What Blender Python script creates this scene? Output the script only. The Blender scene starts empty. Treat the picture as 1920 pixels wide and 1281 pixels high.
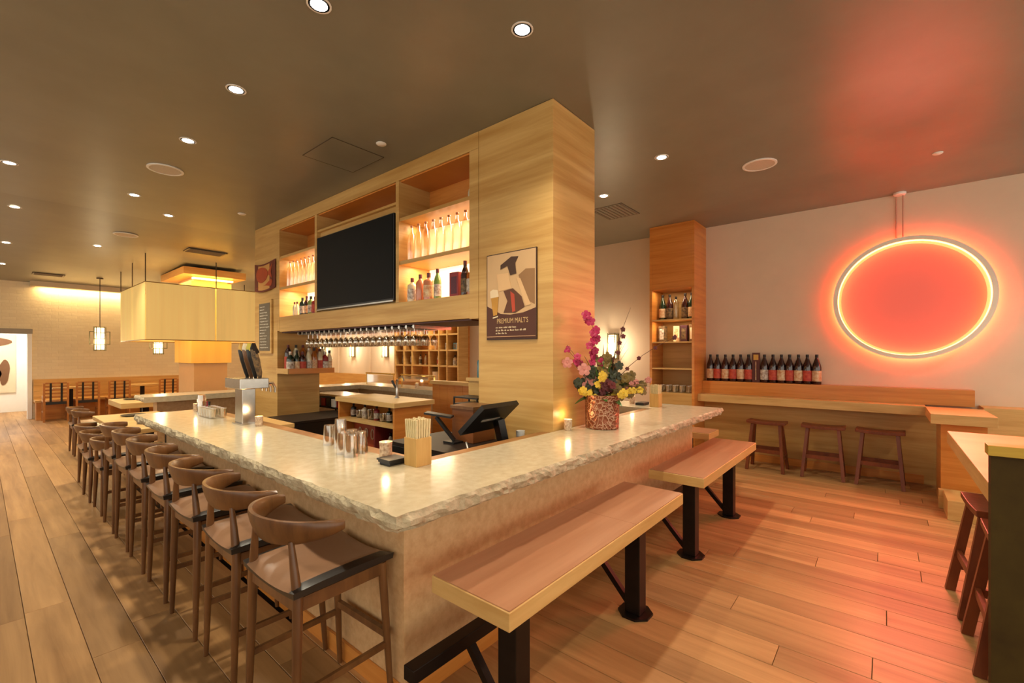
import bpy, bmesh, math, random
from mathutils import Vector, Matrix, noise
random.seed(11)
sc = bpy.context.scene
COL = sc.collection
PI = math.pi

# ------------------------------------------------------------------ camera, world, exposure
cam_d = bpy.data.cameras.new('camera'); cam = bpy.data.objects.new('camera', cam_d); COL.objects.link(cam)
cam_d.sensor_width = 36.0; cam_d.lens = 36.0*837.0/1920.0
cam_d.shift_y = 22.5/1920.0; cam_d.clip_start = 0.05; cam_d.clip_end = 100
cam.location = (0, 0, 1.5); cam.rotation_euler = (PI/2, 0, -math.atan2(0.7671, 0.6415))
sc.camera = cam
world = bpy.data.worlds.new('world'); sc.world = world; world.use_nodes = True
bgn = world.node_tree.nodes['Background']
bgn.inputs['Color'].default_value = (1.0, 0.93, 0.78, 1); bgn.inputs['Strength'].default_value = 1.5
vs = sc.view_settings
vs.view_transform = 'Standard'; vs.look = 'None'; vs.gamma = 1.0; vs.use_curve_mapping = False; vs.exposure = 0.36
sc.cycles.use_denoising = True
sc.cycles.max_bounces = 6; sc.cycles.diffuse_bounces = 4; sc.cycles.glossy_bounces = 2
sc.cycles.use_adaptive_sampling = True; sc.cycles.adaptive_threshold = 0.08
sc.cycles.transparent_max_bounces = 24
sc.cycles.sample_clamp_indirect = 6.0
sc.cycles.caustics_reflective = False; sc.cycles.caustics_refractive = False

WARM = (1.0, 0.87, 0.66)

# ------------------------------------------------------------------ materials
def lin(c):
    return tuple(((v/255.0)/12.92 if v/255.0 <= 0.04045 else ((v/255.0+0.055)/1.055)**2.4) for v in c)
MATS = {}
def new_mat(name):
    m = bpy.data.materials.new(name); m.use_nodes = True
    nt = m.node_tree; b = nt.nodes['Principled BSDF']
    return m, nt, b
def mat(name, rgb, rough=0.5, metal=0.0, spec=0.5, coat=0.0, bump=0.0, bscale=60, var=0.0, vscale=6, rgb2=None):
    """plain procedural material: noise colour variation + optional fine relief"""
    if name in MATS: return MATS[name]
    m, nt, b = new_mat(name); N = nt.nodes; L = nt.links
    c = lin(rgb); c2 = lin(rgb2) if rgb2 else tuple(v*(1-var) for v in c)
    b.inputs['Roughness'].default_value = rough; b.inputs['Metallic'].default_value = metal
    b.inputs['Specular IOR Level'].default_value = spec; b.inputs['Coat Weight'].default_value = coat
    b.inputs['Coat Roughness'].default_value = 0.15
    b.inputs['Base Color'].default_value = (*c, 1)
    if var or rgb2:
        g = N.new('ShaderNodeNewGeometry'); n = N.new('ShaderNodeTexNoise'); r = N.new('ShaderNodeValToRGB')
        n.inputs['Scale'].default_value = vscale; n.inputs['Detail'].default_value = 6; n.inputs['Roughness'].default_value = 0.62
        L.new(g.outputs['Position'], n.inputs['Vector']); L.new(n.outputs['Fac'], r.inputs['Fac'])
        r.color_ramp.elements[0].position = 0.32; r.color_ramp.elements[1].position = 0.66
        r.color_ramp.elements[0].color = (*c2, 1); r.color_ramp.elements[1].color = (*c, 1)
        L.new(r.outputs['Color'], b.inputs['Base Color'])
    if bump:
        g2 = N.new('ShaderNodeNewGeometry'); n2 = N.new('ShaderNodeTexNoise'); bp = N.new('ShaderNodeBump')
        n2.inputs['Scale'].default_value = bscale; n2.inputs['Detail'].default_value = 5
        L.new(g2.outputs['Position'], n2.inputs['Vector']); L.new(n2.outputs['Fac'], bp.inputs['Height'])
        bp.inputs['Strength'].default_value = bump; bp.inputs['Distance'].default_value = 0.01
        L.new(bp.outputs['Normal'], b.inputs['Normal'])
    MATS[name] = m; return m
def wood(name, c1, c2, scale=(2, 2, 28), rough=0.4, rand=0.0, coat=0.0, big=0.5, spec=0.4):
    """streaky grain: noise stretched along the axis with the small scale"""
    if name in MATS: return MATS[name]
    m, nt, b = new_mat(name); N = nt.nodes; L = nt.links
    g = N.new('ShaderNodeNewGeometry'); oi = N.new('ShaderNodeObjectInfo')
    off = N.new('ShaderNodeVectorMath'); off.operation = 'MULTIPLY_ADD'
    cmb = N.new('ShaderNodeCombineXYZ')
    for k in range(3): L.new(oi.outputs['Random'], cmb.inputs[k])
    off.inputs[1].default_value = (37*rand, 53*rand, 29*rand)
    L.new(cmb.outputs[0], off.inputs[0]); L.new(g.outputs['Position'], off.inputs[2])
    mp = N.new('ShaderNodeMapping'); mp.inputs['Scale'].default_value = scale
    L.new(off.outputs[0], mp.inputs['Vector'])
    n1 = N.new('ShaderNodeTexNoise'); n1.inputs['Scale'].default_value = 1.0; n1.inputs['Detail'].default_value = 6; n1.inputs['Roughness'].default_value = 0.6; n1.inputs['Distortion'].default_value = 0.6
    mp2 = N.new('ShaderNodeMapping'); mp2.inputs['Scale'].default_value = tuple(v*0.28 for v in scale)
    L.new(off.outputs[0], mp2.inputs['Vector'])
    n2 = N.new('ShaderNodeTexNoise'); n2.inputs['Scale'].default_value = 1.0; n2.inputs['Detail'].default_value = 3; n2.inputs['Distortion'].default_value = 1.1
    L.new(mp.outputs[0], n1.inputs['Vector']); L.new(mp2.outputs[0], n2.inputs['Vector'])
    mx = N.new('ShaderNodeMix'); mx.data_type = 'FLOAT'; mx.inputs[0].default_value = big
    L.new(n1.outputs['Fac'], mx.inputs[2]); L.new(n2.outputs['Fac'], mx.inputs[3])
    r = N.new('ShaderNodeValToRGB'); L.new(mx.outputs[0], r.inputs['Fac'])
    r.color_ramp.elements[0].position = 0.34; r.color_ramp.elements[1].position = 0.64
    r.color_ramp.elements[0].color = (*lin(c2), 1); r.color_ramp.elements[1].color = (*lin(c1), 1)
    src = r.outputs['Color']
    if rand:
        hsv = N.new('ShaderNodeHueSaturation'); mr = N.new('ShaderNodeMapRange')
        mr.inputs['To Min'].default_value = 1-0.22*rand; mr.inputs['To Max'].default_value = 1+0.2*rand
        L.new(oi.outputs['Random'], mr.inputs['Value']); L.new(mr.outputs[0], hsv.inputs['Value']); L.new(src, hsv.inputs['Color'])
        src = hsv.outputs['Color']
    L.new(src, b.inputs['Base Color'])
    bp = N.new('ShaderNodeBump'); bp.inputs['Strength'].default_value = 0.12; bp.inputs['Distance'].default_value = 0.004
    L.new(n1.outputs['Fac'], bp.inputs['Height']); L.new(bp.outputs['Normal'], b.inputs['Normal'])
    b.inputs['Roughness'].default_value = rough; b.inputs['Specular IOR Level'].default_value = spec; b.inputs['Coat Weight'].default_value = coat
    b.inputs['Coat Roughness'].default_value = 0.2
    MATS[name] = m; return m
def emit(name, rgb, strength, rgb_base=None):
    if name in MATS: return MATS[name]
    m, nt, b = new_mat(name)
    b.inputs['Base Color'].default_value = (*lin(rgb_base or rgb), 1)
    b.inputs['Emission Color'].default_value = (*lin(rgb), 1); b.inputs['Emission Strength'].default_value = strength
    b.inputs['Roughness'].default_value = 0.6
    MATS[name] = m; return m
def glass(name, rgb, opacity=0.12, rough=0.04):
    """thin glass: tinted see-through with a glossy sheen that grows at grazing angles"""
    if name in MATS: return MATS[name]
    m = bpy.data.materials.new(name); m.use_nodes = True; nt = m.node_tree; N = nt.nodes; L = nt.links
    N.remove(N['Principled BSDF']); out = N['Material Output']
    t = N.new('ShaderNodeBsdfTransparent'); t.inputs['Color'].default_value = (*lin(rgb), 1)
    g = N.new('ShaderNodeBsdfGlossy'); g.inputs['Roughness'].default_value = rough; g.inputs['Color'].default_value = (0.95, 0.95, 0.95, 1)
    lw = N.new('ShaderNodeLayerWeight'); lw.inputs['Blend'].default_value = 0.3
    mr = N.new('ShaderNodeMapRange'); mr.inputs['To Min'].default_value = opacity; mr.inputs['To Max'].default_value = 0.85
    L.new(lw.outputs['Facing'], mr.inputs['Value'])
    mx = N.new('ShaderNodeMixShader'); L.new(mr.outputs[0], mx.inputs[0]); L.new(t.outputs[0], mx.inputs[1]); L.new(g.outputs[0], mx.inputs[2])
    L.new(mx.outputs[0], out.inputs['Surface']); MATS[name] = m; return m

M_ven = wood('honey_veneer', (212, 172, 106), (180, 134, 68), (1.3, 1.3, 20), 0.42, big=0.55)
M_ven_o = wood('amber_warmlit_veneer', (218, 146, 70), (190, 112, 42), (1.5, 1.5, 26), 0.3, coat=0.25)  # amber wood; in the tower, honey veneer with warm light put into its colour
M_edge = wood('pale_edge_wood', (216, 176, 112), (192, 148, 84), (3, 3, 30), 0.45)
M_top = wood('bench_top_walnut', (182, 132, 98), (158, 106, 74), (1.0, 14, 14), 0.3, coat=0.3)
M_floor = wood('oak_planks', (184, 140, 90), (140, 100, 58), (16, 1.1, 16), 0.46, rand=1.0, coat=0.05, spec=0.3)
M_stool = wood('walnut_frame', (124, 82, 44), (84, 51, 25), (18, 18, 3), 0.36, coat=0.2)
M_chair = wood('pine_chair', (182, 118, 58), (146, 88, 38), (10, 10, 6), 0.45)
M_redstool = wood('red_brown_stool', (128, 66, 34), (92, 42, 20), (14, 14, 4), 0.4)
M_plk = wood('banquette_wood', (212, 166, 98), (190, 138, 70), (1.6, 1.6, 18), 0.45)
M_dark = mat('subfloor_dark', (60, 42, 26), 0.9, var=0.3)
M_blackst = mat('blackened_steel', (44, 34, 28), 0.42, 0.75, var=0.35, vscale=9)
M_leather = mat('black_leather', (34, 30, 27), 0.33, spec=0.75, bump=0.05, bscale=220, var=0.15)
M_tan_sheen = mat('tan_sheen_leather', (150, 112, 84), 0.3, spec=0.6, var=0.12, bump=0.04, bscale=220)  # tan colour stands in for glare on the black leather
M_ceil = mat('taupe_ceiling', (138, 134, 117), 0.36, spec=0.4, rgb2=(124, 120, 104), vscale=0.9)
M_wall = mat('cream_wall', (220, 198, 172), 0.75, var=0.05, vscale=3, bump=0.05, bscale=90)
M_stone = mat('honed_limestone', (204, 190, 160), 0.18, spec=0.55, rgb2=(188, 173, 142), vscale=22)
M_stoneedge = mat('chiselled_limestone', (204, 188, 156), 0.8, rgb2=(164, 148, 116), vscale=22, bump=0.6, bscale=70)
M_base = mat('sandy_limestone_cladding', (214, 176, 128), 0.6, rgb2=(196, 154, 106), vscale=24, bump=0.15, bscale=50)
M_steel = mat('brushed_steel', (196, 190, 182), 0.24, 1.0, var=0.12, vscale=30)
M_brass = mat('polished_brass', (212, 176, 104), 0.2, 1.0, var=0.1)
M_black = mat('black_plastic', (22, 20, 19), 0.4, var=0.2)
M_screen = mat('television_glass', (7, 8, 9), 0.5, spec=0.15, var=0.1)
M_white = mat('white_paint', (236, 232, 224), 0.5, var=0.04)
M_grey = mat('grey_paint', (150, 140, 126), 0.6, var=0.1)
M_olive = mat('olive_partition', (70, 54, 18), 0.75, spec=0.2, rgb2=(56, 40, 12), vscale=5)
M_paper = mat('cream_paper', (222, 204, 172), 0.7, var=0.06)
M_red = mat('lacquer_red', (140, 22, 26), 0.4, var=0.15)
M_glass = glass('clear_glass', (250, 250, 246), 0.06)
M_glassg = glass('green_glass', (90, 130, 80), 0.15)
M_amber = mat('dark_amber_glass', (52, 18, 14), 0.1, spec=0.8, var=0.3)
M_green = mat('bottle_green_glass', (26, 44, 26), 0.1, spec=0.8, var=0.3)
M_blue = mat('blue_glass', (70, 130, 150), 0.12, spec=0.8, var=0.2)
M_whisky = mat('whisky_glass', (176, 96, 30), 0.12, spec=0.8, var=0.3)
M_pale = mat('pale_spirit_glass', (222, 206, 170), 0.12, spec=0.8, var=0.1)
M_pink = mat('pink_copper_glass', (206, 130, 92), 0.15, spec=0.8, var=0.2)
M_lgreen = mat('light_green_glass', (120, 150, 70), 0.12, spec=0.8, var=0.2)
M_labc = mat('cream_label', (226, 206, 168), 0.6, rgb2=(190, 120, 70), vscale=26)
M_labr = mat('red_label', (170, 40, 36), 0.6, rgb2=(200, 90, 60), vscale=30)
M_labw = mat('white_label', (232, 226, 214), 0.6, rgb2=(120, 90, 70), vscale=34)
M_labk = mat('black_label', (40, 30, 26), 0.6, rgb2=(140, 110, 70), vscale=34)
M_gold = mat('gold_foil', (206, 160, 80), 0.35, 0.6, var=0.2)

# white painted brick on the far wall: too far away to tell the bricks apart
def brick_mat():
    m, nt, b = new_mat('white_painted_brick'); N = nt.nodes; L = nt.links
    g = N.new('ShaderNodeNewGeometry'); sp = N.new('ShaderNodeSeparateXYZ'); cb = N.new('ShaderNodeCombineXYZ')
    L.new(g.outputs['Position'], sp.inputs[0]); L.new(sp.outputs['X'], cb.inputs['X']); L.new(sp.outputs['Z'], cb.inputs['Y'])
    br = N.new('ShaderNodeTexBrick'); br.inputs['Scale'].default_value = 1.0; br.inputs['Brick Width'].default_value = 0.22
    br.inputs['Row Height'].default_value = 0.075; br.inputs['Mortar Size'].default_value = 0.006; br.inputs['Mortar Smooth'].default_value = 0.4
    br.inputs['Color1'].default_value = (*lin((222, 204, 170)), 1); br.inputs['Color2'].default_value = (*lin((216, 197, 162)), 1); br.inputs['Mortar'].default_value = (*lin((213, 194, 160)), 1)
    L.new(cb.outputs[0], br.inputs['Vector']); L.new(br.outputs['Color'], b.inputs['Base Color'])
    nz = N.new('ShaderNodeTexNoise'); nz.inputs['Scale'].default_value = 14; L.new(g.outputs['Position'], nz.inputs['Vector'])
    mm = N.new('ShaderNodeMath'); mm.operation = 'MULTIPLY_ADD'; mm.inputs[1].default_value = 0.6; L.new(nz.outputs['Fac'], mm.inputs[0])
    iv = N.new('ShaderNodeMath'); iv.operation = 'SUBTRACT'; iv.inputs[0].default_value = 1.0; L.new(br.outputs['Fac'], iv.inputs[1]); L.new(iv.outputs[0], mm.inputs[2])
    bp = N.new('ShaderNodeBump'); bp.inputs['Strength'].default_value = 0.2; bp.inputs['Distance'].default_value = 0.02
    L.new(mm.outputs[0], bp.inputs['Height']); L.new(bp.outputs['Normal'], b.inputs['Normal']); b.inputs['Roughness'].default_value = 0.75
    return m
M_brick = brick_mat()

# ------------------------------------------------------------------ mesh helpers
class MB:
    def __init__(s): s.v = []; s.f = []
    def add(s, vs_, fs_):
        o = len(s.v); s.v += [tuple(p) for p in vs_]; s.f += [[i+o for i in f] for f in fs_]; return s
    def box(s, x0, x1, y0, y1, z0, z1):
        return s.add([(x0,y0,z0),(x1,y0,z0),(x1,y1,z0),(x0,y1,z0),(x0,y0,z1),(x1,y0,z1),(x1,y1,z1),(x0,y1,z1)],
                     [(0,3,2,1),(4,5,6,7),(0,1,5,4),(1,2,6,5),(2,3,7,6),(3,0,4,7)])
    def bar(s, p, q, w, h, w2=None, h2=None, up=(0,0,1)):
        p, q = Vector(p), Vector(q); d = (q-p).normalized(); u = Vector(up)
        if abs(d.dot(u)) > 0.98: u = Vector((1,0,0))
        a = d.cross(u).normalized(); b = a.cross(d).normalized(); w2 = w if w2 is None else w2; h2 = h if h2 is None else h2
        vs_ = [p+a*sx*w/2+b*sy*h/2 for sx, sy in ((-1,-1),(1,-1),(1,1),(-1,1))]+[q+a*sx*w2/2+b*sy*h2/2 for sx, sy in ((-1,-1),(1,-1),(1,1),(-1,1))]
        return s.add(vs_, [(0,3,2,1),(4,5,6,7),(0,1,5,4),(1,2,6,5),(2,3,7,6),(3,0,4,7)])
    def tube(s, path, r, n=8, cap=True):
        path = [Vector(p) for p in path]; rr = r if isinstance(r, (list, tuple)) else [r]*len(path)
        rings = []; a = None
        for i, p in enumerate(path):
            d = (path[min(i+1, len(path)-1)]-path[max(i-1, 0)]).normalized()
            if a is None:
                u = Vector((0,0,1)) if abs(d.z) < 0.95 else Vector((1,0,0)); a = d.cross(u).normalized()
            else: a = (a-d*a.dot(d)).normalized()
            b = d.cross(a)
            rings.append([p+(a*math.cos(2*PI*k/n)+b*math.sin(2*PI*k/n))*rr[i] for k in range(n)])
        vs_ = [v for rg in rings for v in rg]; fs_ = []
        for i in range(len(path)-1):
            for k in range(n):
                fs_.append((i*n+k, i*n+(k+1) % n, (i+1)*n+(k+1) % n, (i+1)*n+k))
        if cap: fs_.append(tuple(range(n-1, -1, -1))); fs_.append(tuple((len(path)-1)*n+k for k in range(n)))
        return s.add(vs_, fs_)
    def lathe(s, prof, n=16, c=(0,0,0)):
        vs_ = []; fs_ = []
        for r, z in prof:
            for k in range(n): vs_.append((c[0]+r*math.cos(2*PI*k/n), c[1]+r*math.sin(2*PI*k/n), c[2]+z))
        for i in range(len(prof)-1):
            for k in range(n): fs_.append((i*n+k, i*n+(k+1) % n, (i+1)*n+(k+1) % n, (i+1)*n+k))
        if prof[0][0] > 1e-4: fs_.append(tuple(range(n-1, -1, -1)))
        if prof[-1][0] > 1e-4: fs_.append(tuple((len(prof)-1)*n+k for k in range(n)))
        return s.add(vs_, fs_)
    def prism(s, poly, a0, a1, axis='z'):
        """extrude a 2-D outline between a0 and a1 along an axis; outline is (x,y), (y,z) for axis x, (x,z) for axis y"""
        def P(u, v, w): return (u, v, w) if axis == 'z' else ((w, u, v) if axis == 'x' else (u, w, v))
        n = len(poly); vs_ = [P(u, v, a0) for u, v in poly]+[P(u, v, a1) for u, v in poly]
        fs_ = [tuple(range(n-1, -1, -1)), tuple(range(n, 2*n))]+[(k, (k+1) % n, n+(k+1) % n, n+k) for k in range(n)]
        return s.add(vs_, fs_)
    def mesh(s, name, org=(0,0,0), smooth=False):
        me = bpy.data.meshes.new(name)
        me.from_pydata([(x-org[0], y-org[1], z-org[2]) for x, y, z in s.v], [], s.f); me.update()
        bm = bmesh.new(); bm.from_mesh(me); bmesh.ops.recalc_face_normals(bm, faces=bm.faces); bm.to_mesh(me); bm.free()
        if smooth:
            for p in me.polygons: p.use_smooth = True
            me.set_sharp_from_angle(angle=math.radians(38))
        return me
    def build(s, name, m, parent=None, org=None, smooth=False, bevel=0.0):
        if org is None: org = parent_org(parent)
        o = bpy.data.objects.new(name, s.mesh(name, org, smooth)); COL.objects.link(o); o.data.materials.append(m)
        if parent is not None: o.parent = parent
        else: o.location = org
        if bevel:
            bv = o.modifiers.new('bevel', 'BEVEL'); bv.width = bevel; bv.segments = 2; bv.limit_method = 'ANGLE'
        return o
def parent_org(p):
    x = y = z = 0.0
    while p is not None:
        x += p.location.x; y += p.location.y; z += p.location.z; p = p.parent
    return (x, y, z)
def tag(o, label=None, cat=None, group=None, kind=None):
    if label: o['label'] = label
    if cat: o['category'] = cat
    if group: o['group'] = group
    if kind: o['kind'] = kind
    return o
def thing(name, label, cat, loc=(0,0,0), group=None, rz=0.0):
    o = bpy.data.objects.new(name, None); COL.objects.link(o); o.location = loc; o.rotation_euler = (0,0,rz); o.empty_display_size = 0.1
    return tag(o, label, cat, group)
def copy_tree(o, parent=None):
    c = o.copy(); COL.objects.link(c); c.parent = parent
    for ch in list(o.children): copy_tree(ch, c)
    return c
def struct(name, mb, m, parent=None, **k):
    o = mb.build(name, m, parent, **k)
    if parent is None: o['kind'] = 'structure'
    return o
def light(name, kind, loc, power, color, parent=None, rot=None, **k):
    d = bpy.data.lights.new(name, kind); d.energy = power; d.color = color
    for a, v in k.items(): setattr(d, a, v)
    o = bpy.data.objects.new(name, d); COL.objects.link(o)
    pl = parent_org(parent); o.location = tuple(loc[i]-pl[i] for i in range(3)); o.parent = parent
    if rot: o.rotation_euler = rot
    return o
ORD = ['first', 'second', 'third', 'fourth', 'fifth', 'sixth', 'seventh', 'eighth', 'ninth', 'tenth', 'eleventh', 'twelfth', 'thirteenth', 'fourteenth']
B = MB

# ------------------------------------------------------------------ the setting
XW, YW, ZC = 7.06, 15.0, 3.4
def zc(y): return ZC-max(0.0, y-8.0)*0.0386
fl = struct('floor', B().box(-3.6, 7.2, -4.2, 19.0, -0.12, -0.022), M_dark)
# oak planks laid along the room, each with its own edges
WID = 0.19
plank_meshes = {}
def plank_mesh(L):
    if L not in plank_meshes:
        b = 0.0016; w = WID/2-0.0012; l = L/2-0.0012
        vs_ = [(-w,-l,-0.02),(w,-l,-0.02),(w,l,-0.02),(-w,l,-0.02),(-w,-l,-b),(w,-l,-b),(w,l,-b),(-w,l,-b),(-w+b,-l+b,0),(w-b,-l+b,0),(w-b,l-b,0),(-w+b,l-b,0)]
        me = bpy.data.meshes.new('plank'); me.from_pydata(vs_, [], [(0,3,2,1),(0,1,5,4),(1,2,6,5),(2,3,7,6),(3,0,4,7),(4,5,9,8),(5,6,10,9),(6,7,11,10),(7,4,8,11),(8,9,10,11)])
        me.materials.append(M_floor); plank_meshes[L] = me
    return plank_meshes[L]
far_planks = B(); n_planks = 0
rp = random.Random(5)
x = -0.40
while x < 7.0:
    spans = [(-1.3, 15.2)] if (x < 1.05 or x > 4.95) else [(-1.3, 1.75), (8.0, 15.2)]
    for y0, y1 in spans:
        y = y0-rp.uniform(0, 1.6)
        while y < y1:
            L = rp.choice((1.4, 1.8, 2.2, 2.6)); zz = rp.uniform(-0.0008, 0.0)
            if (y+L/2) < -0.16*x-0.9 or (x < 0 and y+L < 2.2):
                y += L; continue
            cx, cy = x+WID/2, y+L/2
            if n_planks < 300 and cy < 12.0:
                o = bpy.data.objects.new('plank', plank_mesh(L)); COL.objects.link(o); o.location = (cx, cy, zz); o.parent = fl; n_planks += 1
            else:
                far_planks.box(cx-WID/2+0.0012, cx+WID/2-0.0012, y+0.0012, y+L-0.0012, -0.02, zz)
            y += L
    x += WID
x = -3.55
while x < -0.41:
    far_planks.box(x, x+WID-0.002, -4.1, 15.2, -0.02, -0.0005); x += WID
for k in range(40): far_planks.box(-0.4+k*WID, -0.4+k*WID+WID-0.002, -4.1, -1.31-0.16*max(0, -0.4+k*WID)-1.6, -0.02, -0.0005)
for k in range(20): far_planks.box(-1.0+k*WID, -1.0+k*WID+WID-0.002, 15.2, 18.0, -0.02, -0.0005)
far_planks.build('far_planks', M_floor, fl)['kind'] = 'stuff'
# bar well floor
struct('trim_1', B().box(1.36, 4.6, 1.8, 7.5, -0.022, 0.004), mat('black_rubber_mat', (40, 28, 22), 0.8, var=0.3))

cl = B()
cl.add([(-3.6,-4.2,ZC),(7.2,-4.2,ZC),(7.2,8,ZC),(-3.6,8,ZC),(7.2,YW+0.2,zc(YW+0.2)),(-3.6,YW+0.2,zc(YW+0.2)),
        (-3.6,-4.2,ZC+0.15),(7.2,-4.2,ZC+0.15),(7.2,8,ZC+0.15),(-3.6,8,ZC+0.15),(7.2,YW+0.2,zc(YW+0.2)+0.15),(-3.6,YW+0.2,zc(YW+0.2)+0.15)],
       [(0,3,2,1),(3,5,4,2),(6,7,8,9),(9,8,10,11),(0,1,7,6),(1,2,8,7),(2,4,10,8),(4,5,11,10),(5,3,9,11),(3,0,6,9)])
ceiling = struct('ceiling', cl, M_ceil)
struct('wall_right', B().box(XW, XW+0.14, -4.2, YW+0.2, -0.1, ZC), M_wall)
# far wall with the doorway at the left
fw = B(); fw.box(0.78, XW, YW, YW+0.2, -0.1, 3.25); fw.box(-0.35, 0.78, YW, YW+0.2, 2.0, 3.25); fw.box(-3.6, -0.35, YW, YW+0.2, -0.1, 3.25)
struct('wall_far', fw, M_brick)
struct('wall_left', B().box(-3.74, -3.6, -4.2, YW+0.2, -0.1, 0.9), M_wall)  # unseen wall, cut to sill height to let world light in
# soffit with a cove strip over the banquette
sf = B(); sf.box(0.75, 5.2, 14.72, 14.80, 3.03, 3.16); sf.box(0.75, 0.83, 14.80, YW, 3.03, 3.16)
struct('trim_2', sf, mat('soffit_tan', (196, 176, 146), 0.6, var=0.05))
cove = thing('cove_light', 'warm concealed light strip in the soffit over the white brick wall', 'light', (3.0, 14.9, 3.06))
B().box(0.9, 5.1, 14.86, 14.92, 3.06, 3.08).build('light_strip', emit('cove_led', (255, 206, 120), 7.0), cove)
light('cove_lamp', 'AREA', (3.0, 14.9, 3.05), 46, (1.0, 0.74, 0.36), cove, shape='RECTANGLE', size=4.2, size_y=0.06)

# doorway and the lobby behind it
door = thing('door_1', None, None, (0.2, YW, 0)); door['kind'] = 'structure'
d = B(); d.box(-0.38, 0.80, YW-0.03, YW+0.22, 1.95, 2.06); d.build('door_head', M_grey, door)
B().box(0.72, 0.79, YW-0.02, YW+0.22, 0.0, 1.95).build('door_jamb', M_white, door)
B().box(-0.4, -0.33, YW-0.02, YW+0.22, 0.0, 1.95).build('door_jamb', M_white, door)
B().box(-0.5, 1.4, 17.2, 17.3, 0, 2.6).build('lobby_wall', M_white, door)
B().box(0.92, 1.0, YW+0.2, 17.2, 0, 2.6).build('lobby_side_wall', M_white, door)
B().box(-0.6, 1.0, YW+0.2, 17.3, 2.5, 2.6).build('lobby_ceiling', M_white, door)
ll = thing('lobby_light', 'bright light panel in the lobby beyond the doorway', 'light', (0.2, 16.2, 2.46))
B().box(-0.1, 0.5, 16.0, 16.5, 2.47, 2.5).build('light_panel', emit('lobby_led', (255, 244, 224), 6.0), ll)
light('lobby_lamp', 'AREA', (0.2, 16.2, 2.45), 36, (1.0, 0.94, 0.84), ll, shape='RECTANGLE', size=0.6, size_y=0.5)
lp = thing('lobby_poster', 'large beige poster with brown shapes seen through the doorway', 'poster', (0.3, 17.18, 0.9))
B().box(-0.1, 0.62, 17.17, 17.195, 0.5, 1.98).build('sheet', M_paper, lp)
def blob(cx, cz, rx, rz, y0, y1, n=20, wob=0.15, seed=0):
    r = random.Random(seed); ph = r.uniform(0, 6)
    return B().prism([(cx+rx*math.cos(2*PI*k/n)*(1+wob*math.sin(3*2*PI*k/n+ph)), cz+rz*math.sin(2*PI*k/n)*(1+wob*math.sin(2*2*PI*k/n+ph))) for k in range(n)], y0, y1, 'y')
M_brown = mat('brown_ink', (116, 78, 46), 0.7, var=0.15)
blob(0.18, 1.78, 0.34, 0.13, 17.16, 17.172, seed=1).build('printed_shape', M_brown, lp)
blob(0.42, 1.02, 0.10, 0.3, 17.16, 17.172, seed=2).build('printed_shape', M_brown, lp)
blob(0.2, 0.98, 0.16, 0.2, 17.16, 17.172, seed=3).build('printed_shape', mat('tan_ink', (176, 132, 90), 0.7, var=0.1), lp)
blob(0.16, 1.25, 0.16, 0.10, 17.155, 17.171, seed=4).build('printed_shape', mat('green_ink', (96, 98, 70), 0.7, var=0.1), lp)

# ------------------------------------------------------------------ ceiling fixtures
M_lens = emit('downlight_lens', (255, 240, 214), 26.0)
def downlight(x, y, label, power=85, group='recessed ceiling downlights', spread=118, r=0.055):
    z = zc(y)
    t = thing('downlight', label, 'light', (x, y, z), group)
    B().lathe([(r+0.010, -0.004), (r+0.010, 0.0), (r, 0.0), (r, -0.004)], 20, (x, y, z)).build('trim_ring', M_white, t, smooth=True)
    B().lathe([(r, -0.002), (r*0.6, -0.006), (0.0, -0.007)], 20, (x, y, z)).build('lens', M_lens, t, smooth=True)
    light('downlight_lamp', 'SPOT', (x, y, z-0.03), power, WARM, t, spot_size=math.radians(spread), spot_blend=0.75, shadow_soft_size=0.06)
    return t
for k, (x, y) in enumerate([(1.19, 2.365), (1.19, 3.583), (1.2, 4.77), (1.2, 6.9)]):
    downlight(x, y, 'recessed ceiling downlight in the row above the bar stools, %s from the camera' % ORD[k])
downlight(2.045, 1.632, 'large bright ceiling downlight in front of the wood-clad pillar')
downlight(4.24, 1.66, 'ceiling downlight right of the pillar, nearer of two')
downlight(4.83, 2.6, 'ceiling downlight right of the pillar, farther of two')
downlight(1.68, 7.56, 'ceiling downlight nearest the left end of the shelf tower')
for k, (x, y) in enumerate([(0.2, 6.69), (0.3, 8.55), (0.29, 10.87), (0.29, 12.9)]):
    downlight(x, y, 'ceiling downlight at the left picture edge, %s from the camera' % ORD[k])
downlight(1.29, 10.18, 'ceiling downlight above the far dining tables beside the hanging rods')
# added unseen downlights, beyond the frame and hidden behind the tower, for extra light
for k, (x, y) in enumerate([(1.19, -0.4), (3.6, -1.4), (5.8, -1.9), (6.0, 4.6), (6.0, 8.0), (6.0, 11.5), (3.9, 4.3)]):
    downlight(x, y, 'added unseen ceiling downlight, %s of its set' % ORD[k], 85 if k < 6 else 55, 'added unseen ceiling downlights')
def small_disc(x, y, r, label):
    o = B().lathe([(r, 0), (r, -0.006), (r*0.8, -0.012), (0, -0.014)], 18, (x, y, zc(y))).build('sprinkler_cover', M_white, None, org=(x, y, zc(y)), smooth=True)
    tag(o, label, 'sprinkler', 'white sprinkler covers'); return o
small_disc(2.34, 3.5, 0.045, 'small white sprinkler cover beside the ceiling access hatch')
small_disc(2.3, 6.71, 0.05, 'small white sprinkler cover at the left end of the shelf tower')
small_disc(5.83, -0.38, 0.04, 'small white sprinkler cover above the red ring')
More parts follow.
